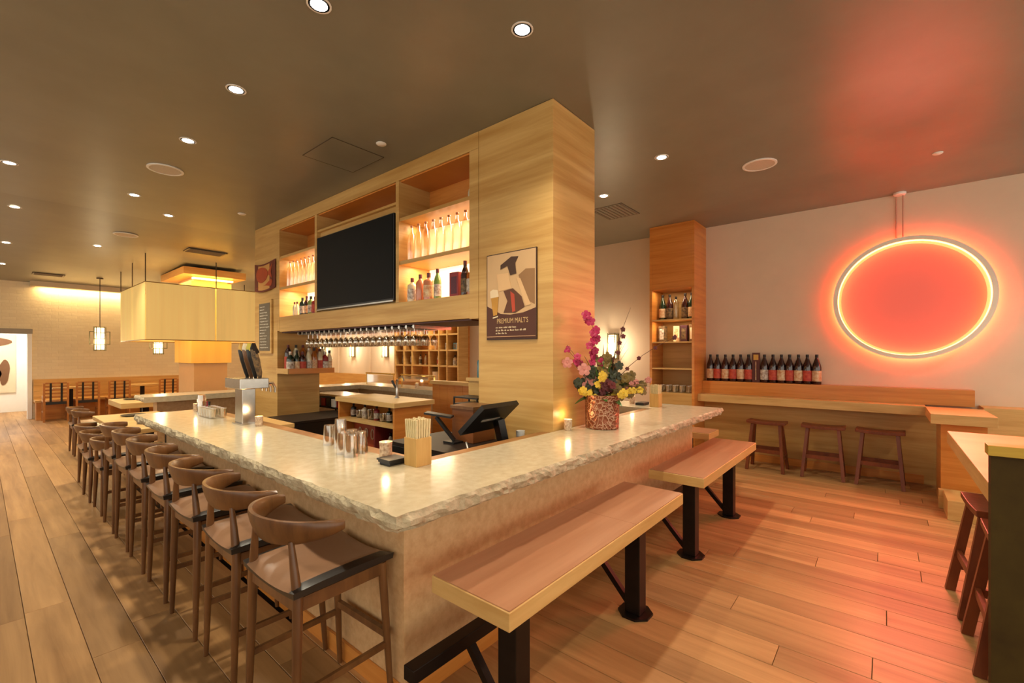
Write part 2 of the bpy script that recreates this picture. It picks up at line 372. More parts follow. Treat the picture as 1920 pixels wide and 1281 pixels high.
def speaker(x, y, label):
    t = thing('ceiling_speaker', label, 'speaker', (x, y, zc(y)), 'round ceiling speakers')
    B().lathe([(0.155, 0), (0.155, -0.008), (0.135, -0.010), (0.135, 0)], 28, (x, y, zc(y))).build('rim', M_white, t, smooth=True)
    B().lathe([(0.135, -0.006), (0.0, -0.008)], 28, (x, y, zc(y))).build('grille', mat('speaker_mesh', (206, 196, 178), 0.7, var=0.2, vscale=160), t, smooth=True)
speaker(1.24, 5.70, 'round white ceiling speaker above the bar stools')
speaker(1.48, 9.1, 'round pale ceiling speaker near the hanging rods of the yellow shade')
speaker(5.04, 0.97, 'round white ceiling speaker between the two benches and the ring wall')
def hatch(x0, x1, y0, y1, name, label, cat, slats=0):
    z = min(zc(y0), zc(y1)); t = thing(name, label, cat, ((x0+x1)/2, (y0+y1)/2, z)); e = 0.006
    f = B(); f.box(x0, x1, y0, y0+e, z-0.004, z+0.01); f.box(x0, x1, y1-e, y1, z-0.004, z+0.01); f.box(x0, x0+e, y0, y1, z-0.004, z+0.01); f.box(x1-e, x1, y0, y1, z-0.004, z+0.01)
    f.build('frame', mat('hatch_gap', (78, 66, 52), 0.8, var=0.1), t)
    B().box(x0+e, x1-e, y0+e, y1-e, z-0.003, z+0.008).build('panel', M_ceil, t)
    for k in range(slats):
        yy = y0+(y1-y0)*(k+0.5)/slats; B().box(x0+0.03, x1-0.03, yy-0.008, yy+0.008, z-0.012, z-0.003).build('slat', mat('vent_slat', (128, 112, 92), 0.6, var=0.1), t)
hatch(1.99, 2.52, 3.72, 4.28, 'access_hatch', 'square flush access hatch in the ceiling above the television', 'hatch')
hatch(5.2, 5.75, 2.55, 3.0, 'ceiling_vent', 'slatted ceiling vent beside the wooden bottle column', 'vent', 8)
hatch(2.35, 2.95, 9.3, 9.65, 'ceiling_vent', 'ceiling vent over the yellow fabric shade', 'vent', 7)
hatch(0.72, 1.2, 13.5, 13.8, 'ceiling_vent', 'slatted ceiling vent above the doorway end of the far wall', 'vent', 5)

# ------------------------------------------------------------------ shelf tower in the middle of the bar
T0 = (2.74, 1.89, 0.0)
tw = thing('shelf_tower', 'tall honey wood shelf tower with two pillars spanning the bar', 'shelving', T0)
XF, XB = 2.74, 3.36
B().box(XF, XB, 1.894, 2.662, 0, ZC-0.002).build('pillar', M_ven, tw, bevel=0.003)
B().box(XF, XB, 6.66, 7.46, 0, ZC-0.002).build('pillar', M_ven, tw, bevel=0.003)
B().box(XF, XB, 2.666, 2.775, 1.80, 3.255).build('stile', M_ven, tw)
B().box(XF, XB, 6.59, 6.657, 1.82, 3.255).build('stile', M_ven, tw)
B().box(XF, XB, 3.790, 3.842, 2.02, 3.255).build('stile', M_ven, tw)
B().box(XF, XB, 5.503, 5.557, 2.02, 3.255).build('stile', M_ven, tw)
B().box(XF, XB, 2.666, 6.657, 3.257, ZC-0.002).build('top_rail', M_ven, tw)
B().box(XF, XB, 2.777, 6.588, 1.805, 2.018).build('beam', M_ven, tw, bevel=0.003)
XI = 3.14
M_back = emit('backlit_panel', (255, 214, 170), 1.25, (240, 210, 176))
for y0, y1 in ((2.777, 3.788), (5.559, 6.588)):
    B().box(XF+0.01, XI, y0, y1, 2.40, 2.438).build('shelf', M_ven, tw)
    B().box(XF+0.01, XI, y0, y1, 2.842, 2.876).build('shelf', M_ven, tw)
    B().box(XI, XI+0.02, y0, y1, 2.44, 2.84).build('backlit_panel', M_back, tw)
    B().box(XI, XI+0.02, y0, y1, 2.02, 2.398).build('backlit_panel', M_back, tw)
    B().box(XI, XI+0.02, y0, y1, 2.878, 3.255).build('back_panel', M_ven_o, tw)  # honey veneer again, warm inside light painted into it
    B().box(XF+0.02, XI, y0+0.001, y1-0.001, 3.245, 3.2565).build('soffit_panel', M_ven_o, tw)
    light('shelf_lamp', 'AREA', (XF+0.2, (y0+y1)/2, 2.395), 7, (1.0, 0.76, 0.5), tw, shape='RECTANGLE', size=0.05, size_y=0.9)
    light('shelf_lamp', 'AREA', (XF+0.2, (y0+y1)/2, 2.835), 5, (1.0, 0.78, 0.54), tw, shape='RECTANGLE', size=0.05, size_y=0.9)
B().box(XF+0.05, XF+0.09, 3.844, 5.501, 2.02, 3.03).build('back_panel', M_ven, tw)
B().box(XF+0.01, XI, 3.844, 5.501, 3.03, 3.055).build('shelf', M_ven, tw)
B().box(XI, XI+0.02, 3.844, 5.501, 3.057, 3.255).build('back_panel', M_ven_o, tw)  # orange tone stands in for warm light in this compartment
B().box(XF+0.02, XI, 3.845, 5.500, 3.245, 3.2565).build('soffit_panel', M_ven_o, tw)
# reddish underside of the beam
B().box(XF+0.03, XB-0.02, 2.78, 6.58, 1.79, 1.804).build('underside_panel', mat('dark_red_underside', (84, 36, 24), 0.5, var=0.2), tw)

tv = thing('television', 'large black flat television set into the shelf tower', 'television', (2.72, 4.65, 2.04))
B().box(2.728, 2.785, 3.86, 5.47, 2.05, 2.945).build('bezel', M_black, tv, bevel=0.004)
B().box(2.724, 2.729, 3.872, 5.458, 2.068, 2.935).build('screen', M_screen, tv)
B().box(2.718, 2.75, 3.86, 5.47, 2.034, 2.049).build('chin', M_steel, tv)

# ------------------------------------------------------------------ bar: base, inner ledge, stone worktop
bb = thing('bar_counter', 'sandy limestone cladding carrying the stone bar worktop', 'counter', (1.16, 1.57, 0))
B().box(1.16, 1.38, 1.802, 5.30, 0, 0.845).build('base_panel', M_base, bb, bevel=0.004)
B().box(1.16, 4.86, 1.57, 1.80, 0, 0.845).build('base_panel', M_base, bb)
B().box(4.64, 4.86, 1.802, 7.70, 0, 0.845).build('base_panel', M_base, bb)
B().box(1.58, 4.638, 7.70, 7.90, 0, 0.845).build('base_panel', M_base, bb)
B().box(1.145, 1.158, 1.555, 5.30, 0, 0.09).build('skirting', M_ven_o, bb)
B().box(1.145, 4.86, 1.555, 1.568, 0, 0.09).build('skirting', M_ven_o, bb)

OUT = [(1.48, 5.49), (0.95, 5.49), (0.95, 1.33), (5.09, 1.33), (5.09, 8.05), (1.40, 8.05), (1.40, 7.49)]
INN = [(4.55, 7.49), (4.55, 1.885), (1.48, 1.885)]
wt = thing('stone_worktop', 'long pale limestone worktop with chipped rough edge around the bar', 'counter', (0.95, 1.33, 0.845))
ZT, ZB = 0.92, 0.846
pts = []; nrm = []
for i in range(len(OUT)-1):
    a, b_ = Vector(OUT[i]), Vector(OUT[i+1]); L = (b_-a).length; n = max(2, int(L/0.028)); dd = (b_-a)/L; nn = Vector((dd.y, -dd.x))
    nn = -nn if (nn.dot(Vector((3.0, 4.5))-a) > 0) else nn
    for k in range(n):
        pts.append(a+(b_-a)*k/n); w = nn.copy()
        if k == 0 and i > 0: w = (nn+prev).normalized()
        nrm.append(w)
    prev = nn
pts.append(Vector(OUT[-1])); nrm.append(prev)
lev = [(ZT, -0.006, 0.011), (ZT-0.012, 0.0, 0.012), (ZT-0.028, 0.004, 0.014), (ZT-0.046, 0.0, 0.016), (ZT-0.062, -0.010, 0.018), (ZB, -0.024, 0.016)]
ring = []
for j, (z, o0, amp) in enumerate(lev):
    row = []
    for p, w in zip(pts, nrm):
        q = Vector((p.x*9, p.y*9, z*26+j)); q2 = q*3.7
        o = o0+amp*(noise.noise(q)+0.75*noise.noise(q2))
        zz = z if j == 0 else z+0.006*noise.noise(q*2.1+Vector((9, 3, 1)))
        row.append((p.x+w.x*o, p.y+w.y*o, zz))
    ring.append(row)
n = len(pts); eb = B(); vs_ = [v for row in ring for v in row]; fs_ = []
for j in range(len(lev)-1):
    for k in range(n-1): fs_.append((j*n+k, j*n+k+1, (j+1)*n+k+1, (j+1)*n+k))
eb.add(vs_, fs_); eb.build('chiselled_edge', M_stoneedge, wt)
# polished slab: a strip that follows the broken edge, then the flat arms inside it
sl = B(); IN_ = 0.05
for zrow, zz in ((ring[0], ZT), (ring[-1], ZB)):
    inn = []
    for p in pts:
        inn.append((min(max(p.x, 0.95+IN_), 5.09-IN_) if not (p.y > 7.4 and p.x < 1.6) else max(p.x, 1.40+IN_), min(max(p.y, 1.33+IN_), (5.49-IN_) if p.x < 1.6 and p.y < 6 else 8.05-IN_), zz))
    sl.add(list(zrow)+inn, [(k, k+1, n+k+1, n+k) for k in range(n-1)])
    def rect(x0, x1, y0, y1): sl.add([(x0, y0, zz), (x1, y0, zz), (x1, y1, zz), (x0, y1, zz)], [(0, 1, 2, 3)])
    rect(0.95+IN_, 1.48, 1.885, 5.49-IN_); rect(0.95+IN_, 5.09-IN_, 1.33+IN_, 1.885); rect(4.55, 5.09-IN_, 1.885, 7.49); rect(1.40+IN_, 5.09-IN_, 7.49, 8.05-IN_)
chain = [(1.40, 7.49), (4.55, 7.49), (4.55, 1.885), (1.48, 1.885), (1.48, 5.49)]
for k in range(len(chain)-1): sl.add([(*chain[k], ZT), (*chain[k+1], ZT), (*chain[k+1], ZB), (*chain[k], ZB)], [(0, 1, 2, 3)])
sl.build('slab', M_stone, wt)

il = thing('inner_ledge', 'narrow brown wooden ledge along the inside of the bar worktop', 'ledge', (1.5, 2.0, 0.85))
M_ledge = wood('brown_ledge', (176, 126, 76), (136, 90, 48), (4, 4, 22), 0.4)
B().box(1.482, 1.60, 1.887, 5.4, 0.872, 0.908).build('ledge_board', M_ledge, il)
B().box(1.602, 2.738, 1.887, 2.0, 0.872, 0.908).build('ledge_board', M_ledge, il)
B().box(3.362, 4.548, 1.887, 2.0, 0.872, 0.908).build('ledge_board', M_ledge, il)
# dark under-bar equipment standing inside the bar
def equip(x0, x1, y0, y1, z1, label, m=M_black):
    t = thing('underbar_unit', label, 'bar equipment', ((x0+x1)/2, (y0+y1)/2, 0.004), 'dark units inside the bar')
    B().box(x0, x1, y0, y1, 0.004, z1-0.03).build('body', m, t, bevel=0.006)
    B().box(x0-0.005, x1+0.005, y0-0.005, y1+0.005, z1-0.029, z1).build('work_surface', mat('dark_steel_top', (44, 32, 24), 0.5, 0.3, var=0.2), t)
    return t
equip(1.62, 2.05, 2.10, 3.0, 0.64, 'dark bar unit with steel top just inside the counter corner')
equip(1.62, 2.05, 3.05, 3.75, 0.64, 'dark bar unit with steel top behind the upturned pint glasses')
equip(1.64, 1.85, 4.16, 4.85, 0.82, 'dark bar unit behind the beer taps under a wooden board')
o = B().box(1.63, 1.86, 4.15, 4.86, 0.8205, 0.86).build('wooden_board', M_edge, None, org=(1.75, 4.5, 0.8205), bevel=0.004); tag(o, 'pale wooden board lying on the unit behind the beer taps', 'board')
equip(2.12, 2.70, 2.05, 3.05, 0.80, 'dark bar unit carrying the order terminal beside the pillar')
equip(2.55, 3.5, 5.75, 6.5, 0.63, 'low black cooler under the left pillar bottle ledge')

ush = thing('storage_rack', 'dark open rack of red and white packs between left pillar and island', 'shelving', (3.65, 6.7, 0.004))
for z in (0.10, 0.40, 0.66, 0.86): B().box(3.53, 3.95, 6.2, 7.25, z-0.02, z).build('shelf', M_blackst if z < 0.8 else M_steel, ush)
for x_, y_ in ((3.54, 6.21), (3.94, 6.21), (3.54, 7.24), (3.94, 7.24)): B().box(x_-0.01, x_+0.01, y_-0.01, y_+0.01, 0.004, 0.86).build('post', M_blackst, ush)
rk2 = random.Random(8); nn_ = 0
for z, lev_ in ((0.10, 'bottom'), (0.40, 'middle'), (0.66, 'upper')):
    for k in range(6):
        y_ = 6.32+0.16*k; h_ = rk2.uniform(0.12, 0.17); m_ = [M_red, M_white, M_black, M_red, M_grey][(k+nn_) % 5]
        o = B().box(3.57, 3.77, y_-0.065, y_+0.065, z, z+h_).build('pack', m_, None, org=(3.67, y_, z), bevel=0.004)
        tag(o, 'small %s pack on the %s shelf of the storage rack, %s from the right' % (['red', 'white', 'black', 'red', 'grey'][(k+nn_) % 5], lev_, ORD[k]), 'pack', 'packs in the storage rack')
    nn_ += 2

# ------------------------------------------------------------------ bar stools with curved horn backs
def leather_pad(z0, w=0.215, d=0.215):
    mb = B(); nx, ny = 10, 12; g = []
    for i in range(nx+1):
        for j in range(ny+1):
            u = -1+2*i/nx; v = -1+2*j/ny
            e = max(abs(u), abs(v)); edge = max(0.0, (e-0.82)/0.18)
            z = z0+0.036+0.022*v*v-0.012*u*u*0.6-0.016*edge*edge
            g.append((u*d, v*w, z))
    top = g; bot = [(x*0.985, y*0.985, z0+0.018*(y/w)**2*0.6) for x, y, z in g]
    fs_ = []
    for i in range(nx):
        for j in range(ny):
            a = i*(ny+1)+j; fs_.append((a, a+ny+1, a+ny+2, a+1))
    n = len(g)
    fb = [tuple(reversed([q+n for q in f])) for f in fs_]
    per = [i*(ny+1) for i in range(nx+1)]+[nx*(ny+1)+j for j in range(1, ny+1)]+[i*(ny+1)+ny for i in range(nx-1, -1, -1)]+[j for j in range(ny-1, 0, -1)]
    side = [(per[k], per[(k+1) % len(per)], per[(k+1) % len(per)]+n, per[k]+n) for k in range(len(per))]
    return mb.add(top+bot, fs_+fb+side)
def horn_back(zb):
    mb = B(); n = 25; rings = []
    for i in range(n):
        t = -1+2*i/(n-1); a = t*PI/2*0.98
        cx = -0.03-0.205*math.cos(a)**0.9 if math.cos(a) > 0 else -0.03
        cy = 0.24*math.sin(a)
        tx = Vector((math.sin(a)*0.205, 0.248*math.cos(a), 0)).normalized(); nn = Vector((-tx.y, tx.x, 0))
        if nn.x > 0: nn = -nn
        k = math.cos(t*PI/2); k = max(k, 0)
        hh = 0.020+0.034*k**0.8; th = 0.015+0.004*(1-k)
        zc_ = zb+0.012*(1-k); lean = 0.016*k
        sec = []
        for q in range(10):
            th_ = 2*PI*q/10; cs, sn = math.cos(th_), math.sin(th_)
            sx = math.copysign(abs(cs)**0.7, cs)*th; sz = math.copysign(abs(sn)**0.75, sn)*hh
            sec.append((cx+nn.x*(sx+lean*sz/hh), cy+nn.y*(sx+lean*sz/hh), zc_+sz))
        rings.append(sec)
    vs_ = [v for r in rings for v in r]; fs_ = []
    for i in range(n-1):
        for q in range(10): fs_.append((i*10+q, i*10+(q+1) % 10, (i+1)*10+(q+1) % 10, (i+1)*10+q))
    fs_.append(tuple(range(9, -1, -1))); fs_.append(tuple((n-1)*10+q for q in range(10)))
    return mb.add(vs_, fs_)
def make_elbow(name, label, cat, sh, group):
    """local frame: the sitter faces +x"""
    t = thing(name, label, cat, (0,0,0), group); zs = sh-0.055; zb = sh+0.185
    for s in (-1, 1):
        foot = (-0.20, 0.20*s, 0.0); seat = (-0.186, 0.188*s, zs+0.01); top_ = (-0.192, 0.15*s, zb-0.03)
        B().tube([foot, tuple(foot[i]+(seat[i]-foot[i])*0.5 for i in range(3)), seat, tuple(seat[i]+(top_[i]-seat[i])*0.55 for i in range(3)), top_], [0.011, 0.0165, 0.019, 0.0145, 0.010], 10).build('rear_leg', M_stool, t, org=(0,0,0), smooth=True)
        ft = (0.212, 0.202*s, 0.0); fs2 = (0.178, 0.182*s, zs+0.012)
        B().tube([ft, tuple(ft[i]+(fs2[i]-ft[i])*0.55 for i in range(3)), fs2], [0.011, 0.0165, 0.0185], 10).build('front_leg', M_stool, t, org=(0,0,0), smooth=True)
        B().bar((-0.188, 0.186*s, zs-0.012), (0.18, 0.184*s, zs-0.012), 0.02, 0.05).build('seat_rail', M_stool, t, org=(0,0,0))
        if sh > 0.55: B().bar((-0.197, 0.196*s, 0.26), (0.198, 0.194*s, 0.26), 0.016, 0.024).build('stretcher', M_stool, t, org=(0,0,0))
    B().bar((-0.186, -0.186, zs-0.012), (-0.186, 0.186, zs-0.012), 0.02, 0.05).build('seat_rail', M_stool, t, org=(0,0,0))
    B().bar((0.178, -0.184, zs-0.012), (0.178, 0.184, zs-0.012), 0.02, 0.05).build('seat_rail', M_stool, t, org=(0,0,0))
    if sh > 0.55:
        B().bar((0.196, -0.194, 0.30), (0.196, 0.194, 0.30), 0.02, 0.03).build('footrest', M_stool, t, org=(0,0,0))
    seat = leather_pad(zs+0.013).build('seat', M_leather, t, org=(0,0,0), smooth=True); seat['label'] = 'black leather saddle seat with tan sheen painted on top'
    seat.data.materials.append(M_tan_sheen)
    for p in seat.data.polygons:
        if p.normal.z > 0.5 and abs(p.center.x) < 0.195 and abs(p.center.y) < 0.195: p.material_index = 1  # sheen painted onto the top faces
    horn_back(zb).build('backrest', M_stool, t, org=(0,0,0), smooth=True)
    return t
bar_st = None
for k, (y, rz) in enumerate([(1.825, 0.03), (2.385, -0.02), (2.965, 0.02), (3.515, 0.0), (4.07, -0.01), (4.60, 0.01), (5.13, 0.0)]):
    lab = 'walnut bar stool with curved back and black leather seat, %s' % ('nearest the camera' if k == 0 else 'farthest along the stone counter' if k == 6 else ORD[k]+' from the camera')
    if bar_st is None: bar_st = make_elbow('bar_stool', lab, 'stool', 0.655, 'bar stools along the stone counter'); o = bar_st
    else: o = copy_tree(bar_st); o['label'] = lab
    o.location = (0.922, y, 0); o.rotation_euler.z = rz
low_ch = None
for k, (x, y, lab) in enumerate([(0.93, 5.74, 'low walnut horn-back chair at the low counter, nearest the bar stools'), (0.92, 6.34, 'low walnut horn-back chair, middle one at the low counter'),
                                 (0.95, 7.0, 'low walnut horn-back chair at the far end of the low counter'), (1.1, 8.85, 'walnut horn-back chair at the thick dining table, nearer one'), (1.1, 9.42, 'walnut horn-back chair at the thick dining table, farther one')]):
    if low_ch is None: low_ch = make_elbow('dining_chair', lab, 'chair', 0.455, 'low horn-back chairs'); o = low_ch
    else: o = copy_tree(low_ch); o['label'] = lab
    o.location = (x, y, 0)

# low counter continuing the bar, and dining tables
def table(name, label, x0, x1, y0, y1, h, th=0.045, m=M_edge, legs='post', group=None, plate_=0.24):
    t = thing(name, label, 'table', ((x0+x1)/2, (y0+y1)/2, 0), group)
    B().box(x0, x1, y0, y1, h-th, h).build('tabletop', m, t, bevel=0.004)
    cx, cy = (x0+x1)/2, (y0+y1)/2
    if legs == 'post':
        B().box(cx-0.04, cx+0.04, cy-0.04, cy+0.04, 0.02, h-th).build('post', M_blackst, t); B().box(cx-plate_, cx+plate_, cy-plate_, cy+plate_, 0, 0.02).build('base_plate', M_blackst, t)
    elif legs == 'two':
        for yy in (y0+0.35, y1-0.35):
            B().box(cx+0.12, cx+0.2, yy-0.04, yy+0.04, 0.015, h-th).build('post', M_blackst, t); B().box(cx+0.02, cx+0.3, yy-0.14, yy+0.14, 0, 0.015).build('base_plate', M_blackst, t)
    return t
table('low_counter_table', 'low pale wood table set beyond the end of the stone counter', 0.88, 1.50, 5.66, 7.3, 0.75, legs='two')
table('dining_table', 'thick wooden dining table beside the horn-back chairs near the far wall', 1.345, 2.1, 8.62, 9.62, 0.76, 0.08)
table('dining_table', 'wooden dining table behind the bar return under the yellow shade', 2.25, 3.0, 9.3, 10.1, 0.76, 0.06)
def plate(x, y, z, r, label, m=M_black):
    o = B().lathe([(r*0.6, 0), (r, 0.012), (r, 0.016), (r*0.62, 0.006), (0, 0.006)], 24, (x, y, z)).build('plate', m, None, org=(x, y, z), smooth=True)
    return tag(o, label, 'plate')
plate(1.2, 6.95, 0.75, 0.12, 'black plate on the far end of the low counter table')
plate(1.2, 6.1, 0.75, 0.12, 'black plate on the near part of the low counter table')
plate(1.6, 9.3, 0.76, 0.12, 'black plate on the thick dining table')

# ------------------------------------------------------------------ benches on steel posts
def bench(x0, x1, posts, label, rail):
    y0, y1, h, th = 0.99, 1.40, 0.61, 0.072
    t = thing('bench', label, 'bench', ((x0+x1)/2, (y0+y1)/2, 0), 'fixed benches along the bar')
    ss = B().box(x0, x1, y0, y1, h-th, h-0.004).build('seat_slab', M_edge, t, bevel=0.003)
    xm = x0+(x1-x0)*0.60
    B().box(x0+0.006, xm-0.001, y0+0.006, y1-0.006, h-0.004, h).build('top_panel', M_top, ss)
    B().box(xm+0.001, x1-0.006, y0+0.006, y1-0.006, h-0.004, h).build('top_panel', M_top, ss)
    for px in posts:
        pp = B().box(px-0.045, px+0.045, 1.065, 1.155, 0.012, h-th).build('post', M_blackst, t, bevel=0.004)
        B().prism([(px+0.098*math.cos(PI/8+k*PI/4), 1.11+0.098*math.sin(PI/8+k*PI/4)) for k in range(8)], 0, 0.012).build('base_plate', M_blackst, pp)
        B().bar((px, 1.15, 0.05), (px, 1.355, 0.272), 0.032, 0.032).build('brace', M_blackst, t)
    if rail: B().box(rail[0], rail[1], 1.335, 1.395, 0.27, 0.325).build('foot_rail', M_blackst, t, bevel=0.003)
    return t
bench(1.17, 2.887, (1.34, 2.44), 'long wooden bench on black steel posts nearest the camera', (1.03, 2.95))
bench(3.312, 4.99, (3.40, 4.46), 'long wooden bench on black steel posts farther along the bar', (3.2, 4.95))
t = thing('bench', 'short end of a wooden bench jutting out beyond the bar corner', 'bench', (5.4, 1.8, 0), 'fixed benches along the bar')
B().box(5.2, 5.58, 1.5, 2.9, 0.538, 0.606).build('seat_slab', M_edge, t, bevel=0.003)
B().box(5.206, 5.574, 1.506, 2.894, 0.606, 0.61).build('top_panel', M_top, t)
for yy in (1.75, 2.65):
    B().box(5.22, 5.31, yy-0.045, yy+0.045, 0.012, 0.538).build('post', M_blackst, t)
    B().prism([(5.265+0.098*math.cos(PI/8+k*PI/4), yy+0.098*math.sin(PI/8+k*PI/4)) for k in range(8)], 0, 0.012).build('base_plate', M_blackst, t)
o = B().lathe([(0.0, 0.0), (0.014, 0.004), (0.02, 0.016), (0.014, 0.03), (0.0, 0.034)], 12, (1.50, 1.06, 0.0)).build('red_bead', emit('red_spark', (255, 30, 40), 0.6), None, org=(1.5, 1.06, 0), smooth=True)
tag(o, 'tiny red bead on the floor beside the front bench post', 'bead')

# ------------------------------------------------------------------ wooden bottle column on the right wall
cn = thing('bottle_column', 'tall honey wood column with open bottle niches against the right wall', 'shelving', (6.52, 2.08, 0))
M_col = M_ven_o
B().box(6.52, XW, 2.08, 2.115, 0, ZC-0.002).build('side_panel', M_ven_o, cn)
B().box(6.52, XW, 2.70, 2.737, 0, ZC-0.002).build('side_panel', M_ven_o, cn)
B().box(6.52, XW, 2.116, 2.699, 2.45, ZC-0.002).build('upper_panel', M_ven_o, cn)
B().box(6.52, XW, 2.116, 2.699, 0.0, 0.925).build('lower_panel', M_ven, cn)
B().box(6.95, XW, 2.116, 2.699, 0.926, 2.449).build('back_panel', M_ven, cn)
for z in (1.285, 1.676, 2.005): B().box(6.53, 6.948, 2.116, 2.699, z-0.02, z).build('shelf', M_edge, cn)
light('niche_lamp', 'AREA', (6.6, 2.4, 2.44), 2.0, (1.0, 0.78, 0.5), cn, shape='RECTANGLE', size=0.05, size_y=0.5)
light('niche_lamp', 'AREA', (6.6, 2.4, 1.98), 2.0, (1.0, 0.78, 0.5), cn, shape='RECTANGLE', size=0.05, size_y=0.5)

# bottles -----------------------------------------------------------
PROF = {
 'sake': [(0.0,0.0),(0.048,0.0),(0.052,0.01),(0.052,0.215),(0.046,0.25),(0.026,0.31),(0.0165,0.345),(0.0155,0.378),(0.0,0.378)],
 'whisky': [(0.0,0.0),(0.038,0.0),(0.041,0.008),(0.041,0.155),(0.036,0.175),(0.016,0.198),(0.014,0.235),(0.0,0.235)],
 'slim': [(0.0,0.0),(0.032,0.0),(0.035,0.008),(0.035,0.17),(0.028,0.20),(0.014,0.235),(0.013,0.275),(0.0,0.275)],
 'square': [(0.0,0.0),(0.044,0.0),(0.046,0.008),(0.046,0.15),(0.04,0.165),(0.015,0.18),(0.014,0.22),(0.0,0.22)],
 'tall': [(0.0,0.0),(0.04,0.0),(0.043,0.01),(0.043,0.24),(0.035,0.27),(0.014,0.31),(0.0135,0.34),(0.0,0.34)],
}
BM = {}
def bottle(kind, x, y, z, gm, lm, cm, label, group=None, sc_=1.0, cat='bottle'):
    prof = [(r*sc_, h*sc_) for r, h in PROF[kind]]; seg = 14
    key = (kind, sc_, gm.name)
    if key not in BM:
        me = B().lathe(prof, seg).mesh('bottle', smooth=True); me.materials.append(gm); BM[key] = me
    kl = (kind, sc_, 'l', lm.name if lm else '')
    R = PROF[kind][2][0]*sc_; Hs = PROF[kind][3][1]*sc_; top_ = prof[-1][1]; nr = prof[-2][0]
    if lm and kl not in BM:
        me = B().lathe([(R+0.0008, Hs*0.18), (R+0.001, Hs*0.2), (R+0.001, Hs*0.8), (R+0.0008, Hs*0.82)], seg).mesh('label', smooth=True); me.materials.append(lm); BM[kl] = me
    kc = (kind, sc_, 'c', cm.name)
    if kc not in BM:
        me = B().lathe([(nr+0.002, top_-0.03*sc_), (nr+0.003, top_-0.028*sc_), (nr+0.003, top_+0.008), (0.0, top_+0.01)], 12).mesh('cap', smooth=True); me.materials.append(cm); BM[kc] = me
    o = bpy.data.objects.new('bottle', BM[key]); COL.objects.link(o); o.location = (x, y, z); tag(o, label, cat, group)
    if lm:
        c = bpy.data.objects.new('label', BM[kl]); COL.objects.link(c); c.parent = o
    c = bpy.data.objects.new('cap', BM[kc]); COL.objects.link(c); c.parent = o
    return o
M_capk = mat('black_cap', (30, 22, 20), 0.4, var=0.2); M_capr = mat('red_cap', (96, 24, 26), 0.4, var=0.2); M_caps = mat('silver_cap', (190, 180, 170), 0.3, 0.8, var=0.1)
# 13 large sake bottles on the wall ledge
LX = 6.97
ys = [1.99, 1.893, 1.784, 1.681, 1.581, 1.48, None, 1.281, 1.178, 1.078, 0.983, 0.882, 0.784, 0.682]
lab_cyc = [M_labc, M_labr, M_labc, M_labr, M_labc, M_labr, None, M_labw, M_labr, M_labc, M_labr, M_labc, M_labr, M_labc]
nm = {M_labc: 'cream', M_labr: 'red', M_labw: 'white'}
LEDZ = 1.10
i = 0
for k, y in enumerate(ys):
    if y is None: continue
    i += 1
    bottle('sake', LX, y, LEDZ, M_amber, lab_cyc[k], M_capk, 'large dark sake bottle with %s label on the wall ledge, %s from the wood column' % (nm[lab_cyc[k]], ORD[i-1]), 'sake bottles on the wall ledge', 1.0)
ms = thing('menu_stand', 'upright dark framed menu stand between the sake bottles', 'sign', (6.96, 1.382, LEDZ))
mbd = B().box(6.95, 6.97, 1.335, 1.43, LEDZ, LEDZ+0.41).build('board', mat('dark_red_wood', (88, 34, 28), 0.5, var=0.2), ms)
B().box(6.945, 6.951, 1.352, 1.413, LEDZ+0.31, LEDZ+0.385).build('gold_card', M_gold, mbd)
B().box(6.945, 6.951, 1.378, 1.388, LEDZ+0.03, LEDZ+0.29).build('stripe', M_labc, mbd)
# niches of the column
for k, (y, kd, gm, lm, lab) in enumerate([(2.615, 'sake', M_green, M_labc, 'green sake bottle with cream label, leftmost in the top niche'), (2.505, 'sake', M_amber, M_labk, 'dark sake bottle with black label in the top niche, second from left'),
        (2.41, 'tall', M_glass, None, 'clear glass bottle in the middle of the top niche'), (2.275, 'sake', M_amber, M_labk, 'dark sake bottle with black label, second from right in the top niche'), (2.18, 'sake', M_green, M_labc, 'green sake bottle with cream label, rightmost in the top niche')]):
    bottle(kd, 6.72, y, 2.005, gm, lm, M_capk, lab, 'bottles in the top niche of the column')
def carton(x, y, z, w, d_, h, m, mf, label, group=None, cat='box'):
    t = thing('gift_box', label, cat, (x, y, z), group)
    B().box(x-d_/2, x+d_/2, y-w/2, y+w/2, z, z+h).build('carton', m, t, bevel=0.002)
    B().box(x-d_/2-0.001, x-d_/2+0.001, y-w*0.32, y+w*0.32, z+h*0.15, z+h*0.82).build('front_print', mf, t); return t
carton(6.72, 2.61, 1.676, 0.1, 0.1, 0.24, M_labk, M_labw, 'black gift box with white markings, leftmost in the second niche', 'boxes in the second niche')
carton(6.80, 2.42, 1.676, 0.09, 0.09, 0.24, M_paper, M_labc, 'cream gift box in the second niche behind the candle', 'boxes in the second niche')
carton(6.70, 2.275, 1.676, 0.1, 0.1, 0.24, mat('plum_card', (66, 24, 34), 0.5, var=0.15), M_labk, 'plum gift box right of the candle in the second niche', 'boxes in the second niche')
carton(6.72, 2.17, 1.676, 0.075, 0.08, 0.25, mat('brown_card', (110, 80, 44), 0.5, var=0.15), M_paper, 'brown gift box with white band, rightmost in the second niche', 'boxes in the second niche')
M_flame = emit('candle_glow', (255, 214, 150), 9.0)
M_holder = mat('frosted_holder', (236, 214, 186), 0.35, rgb2=(170, 130, 100), vscale=60, bump=0.3, bscale=90)
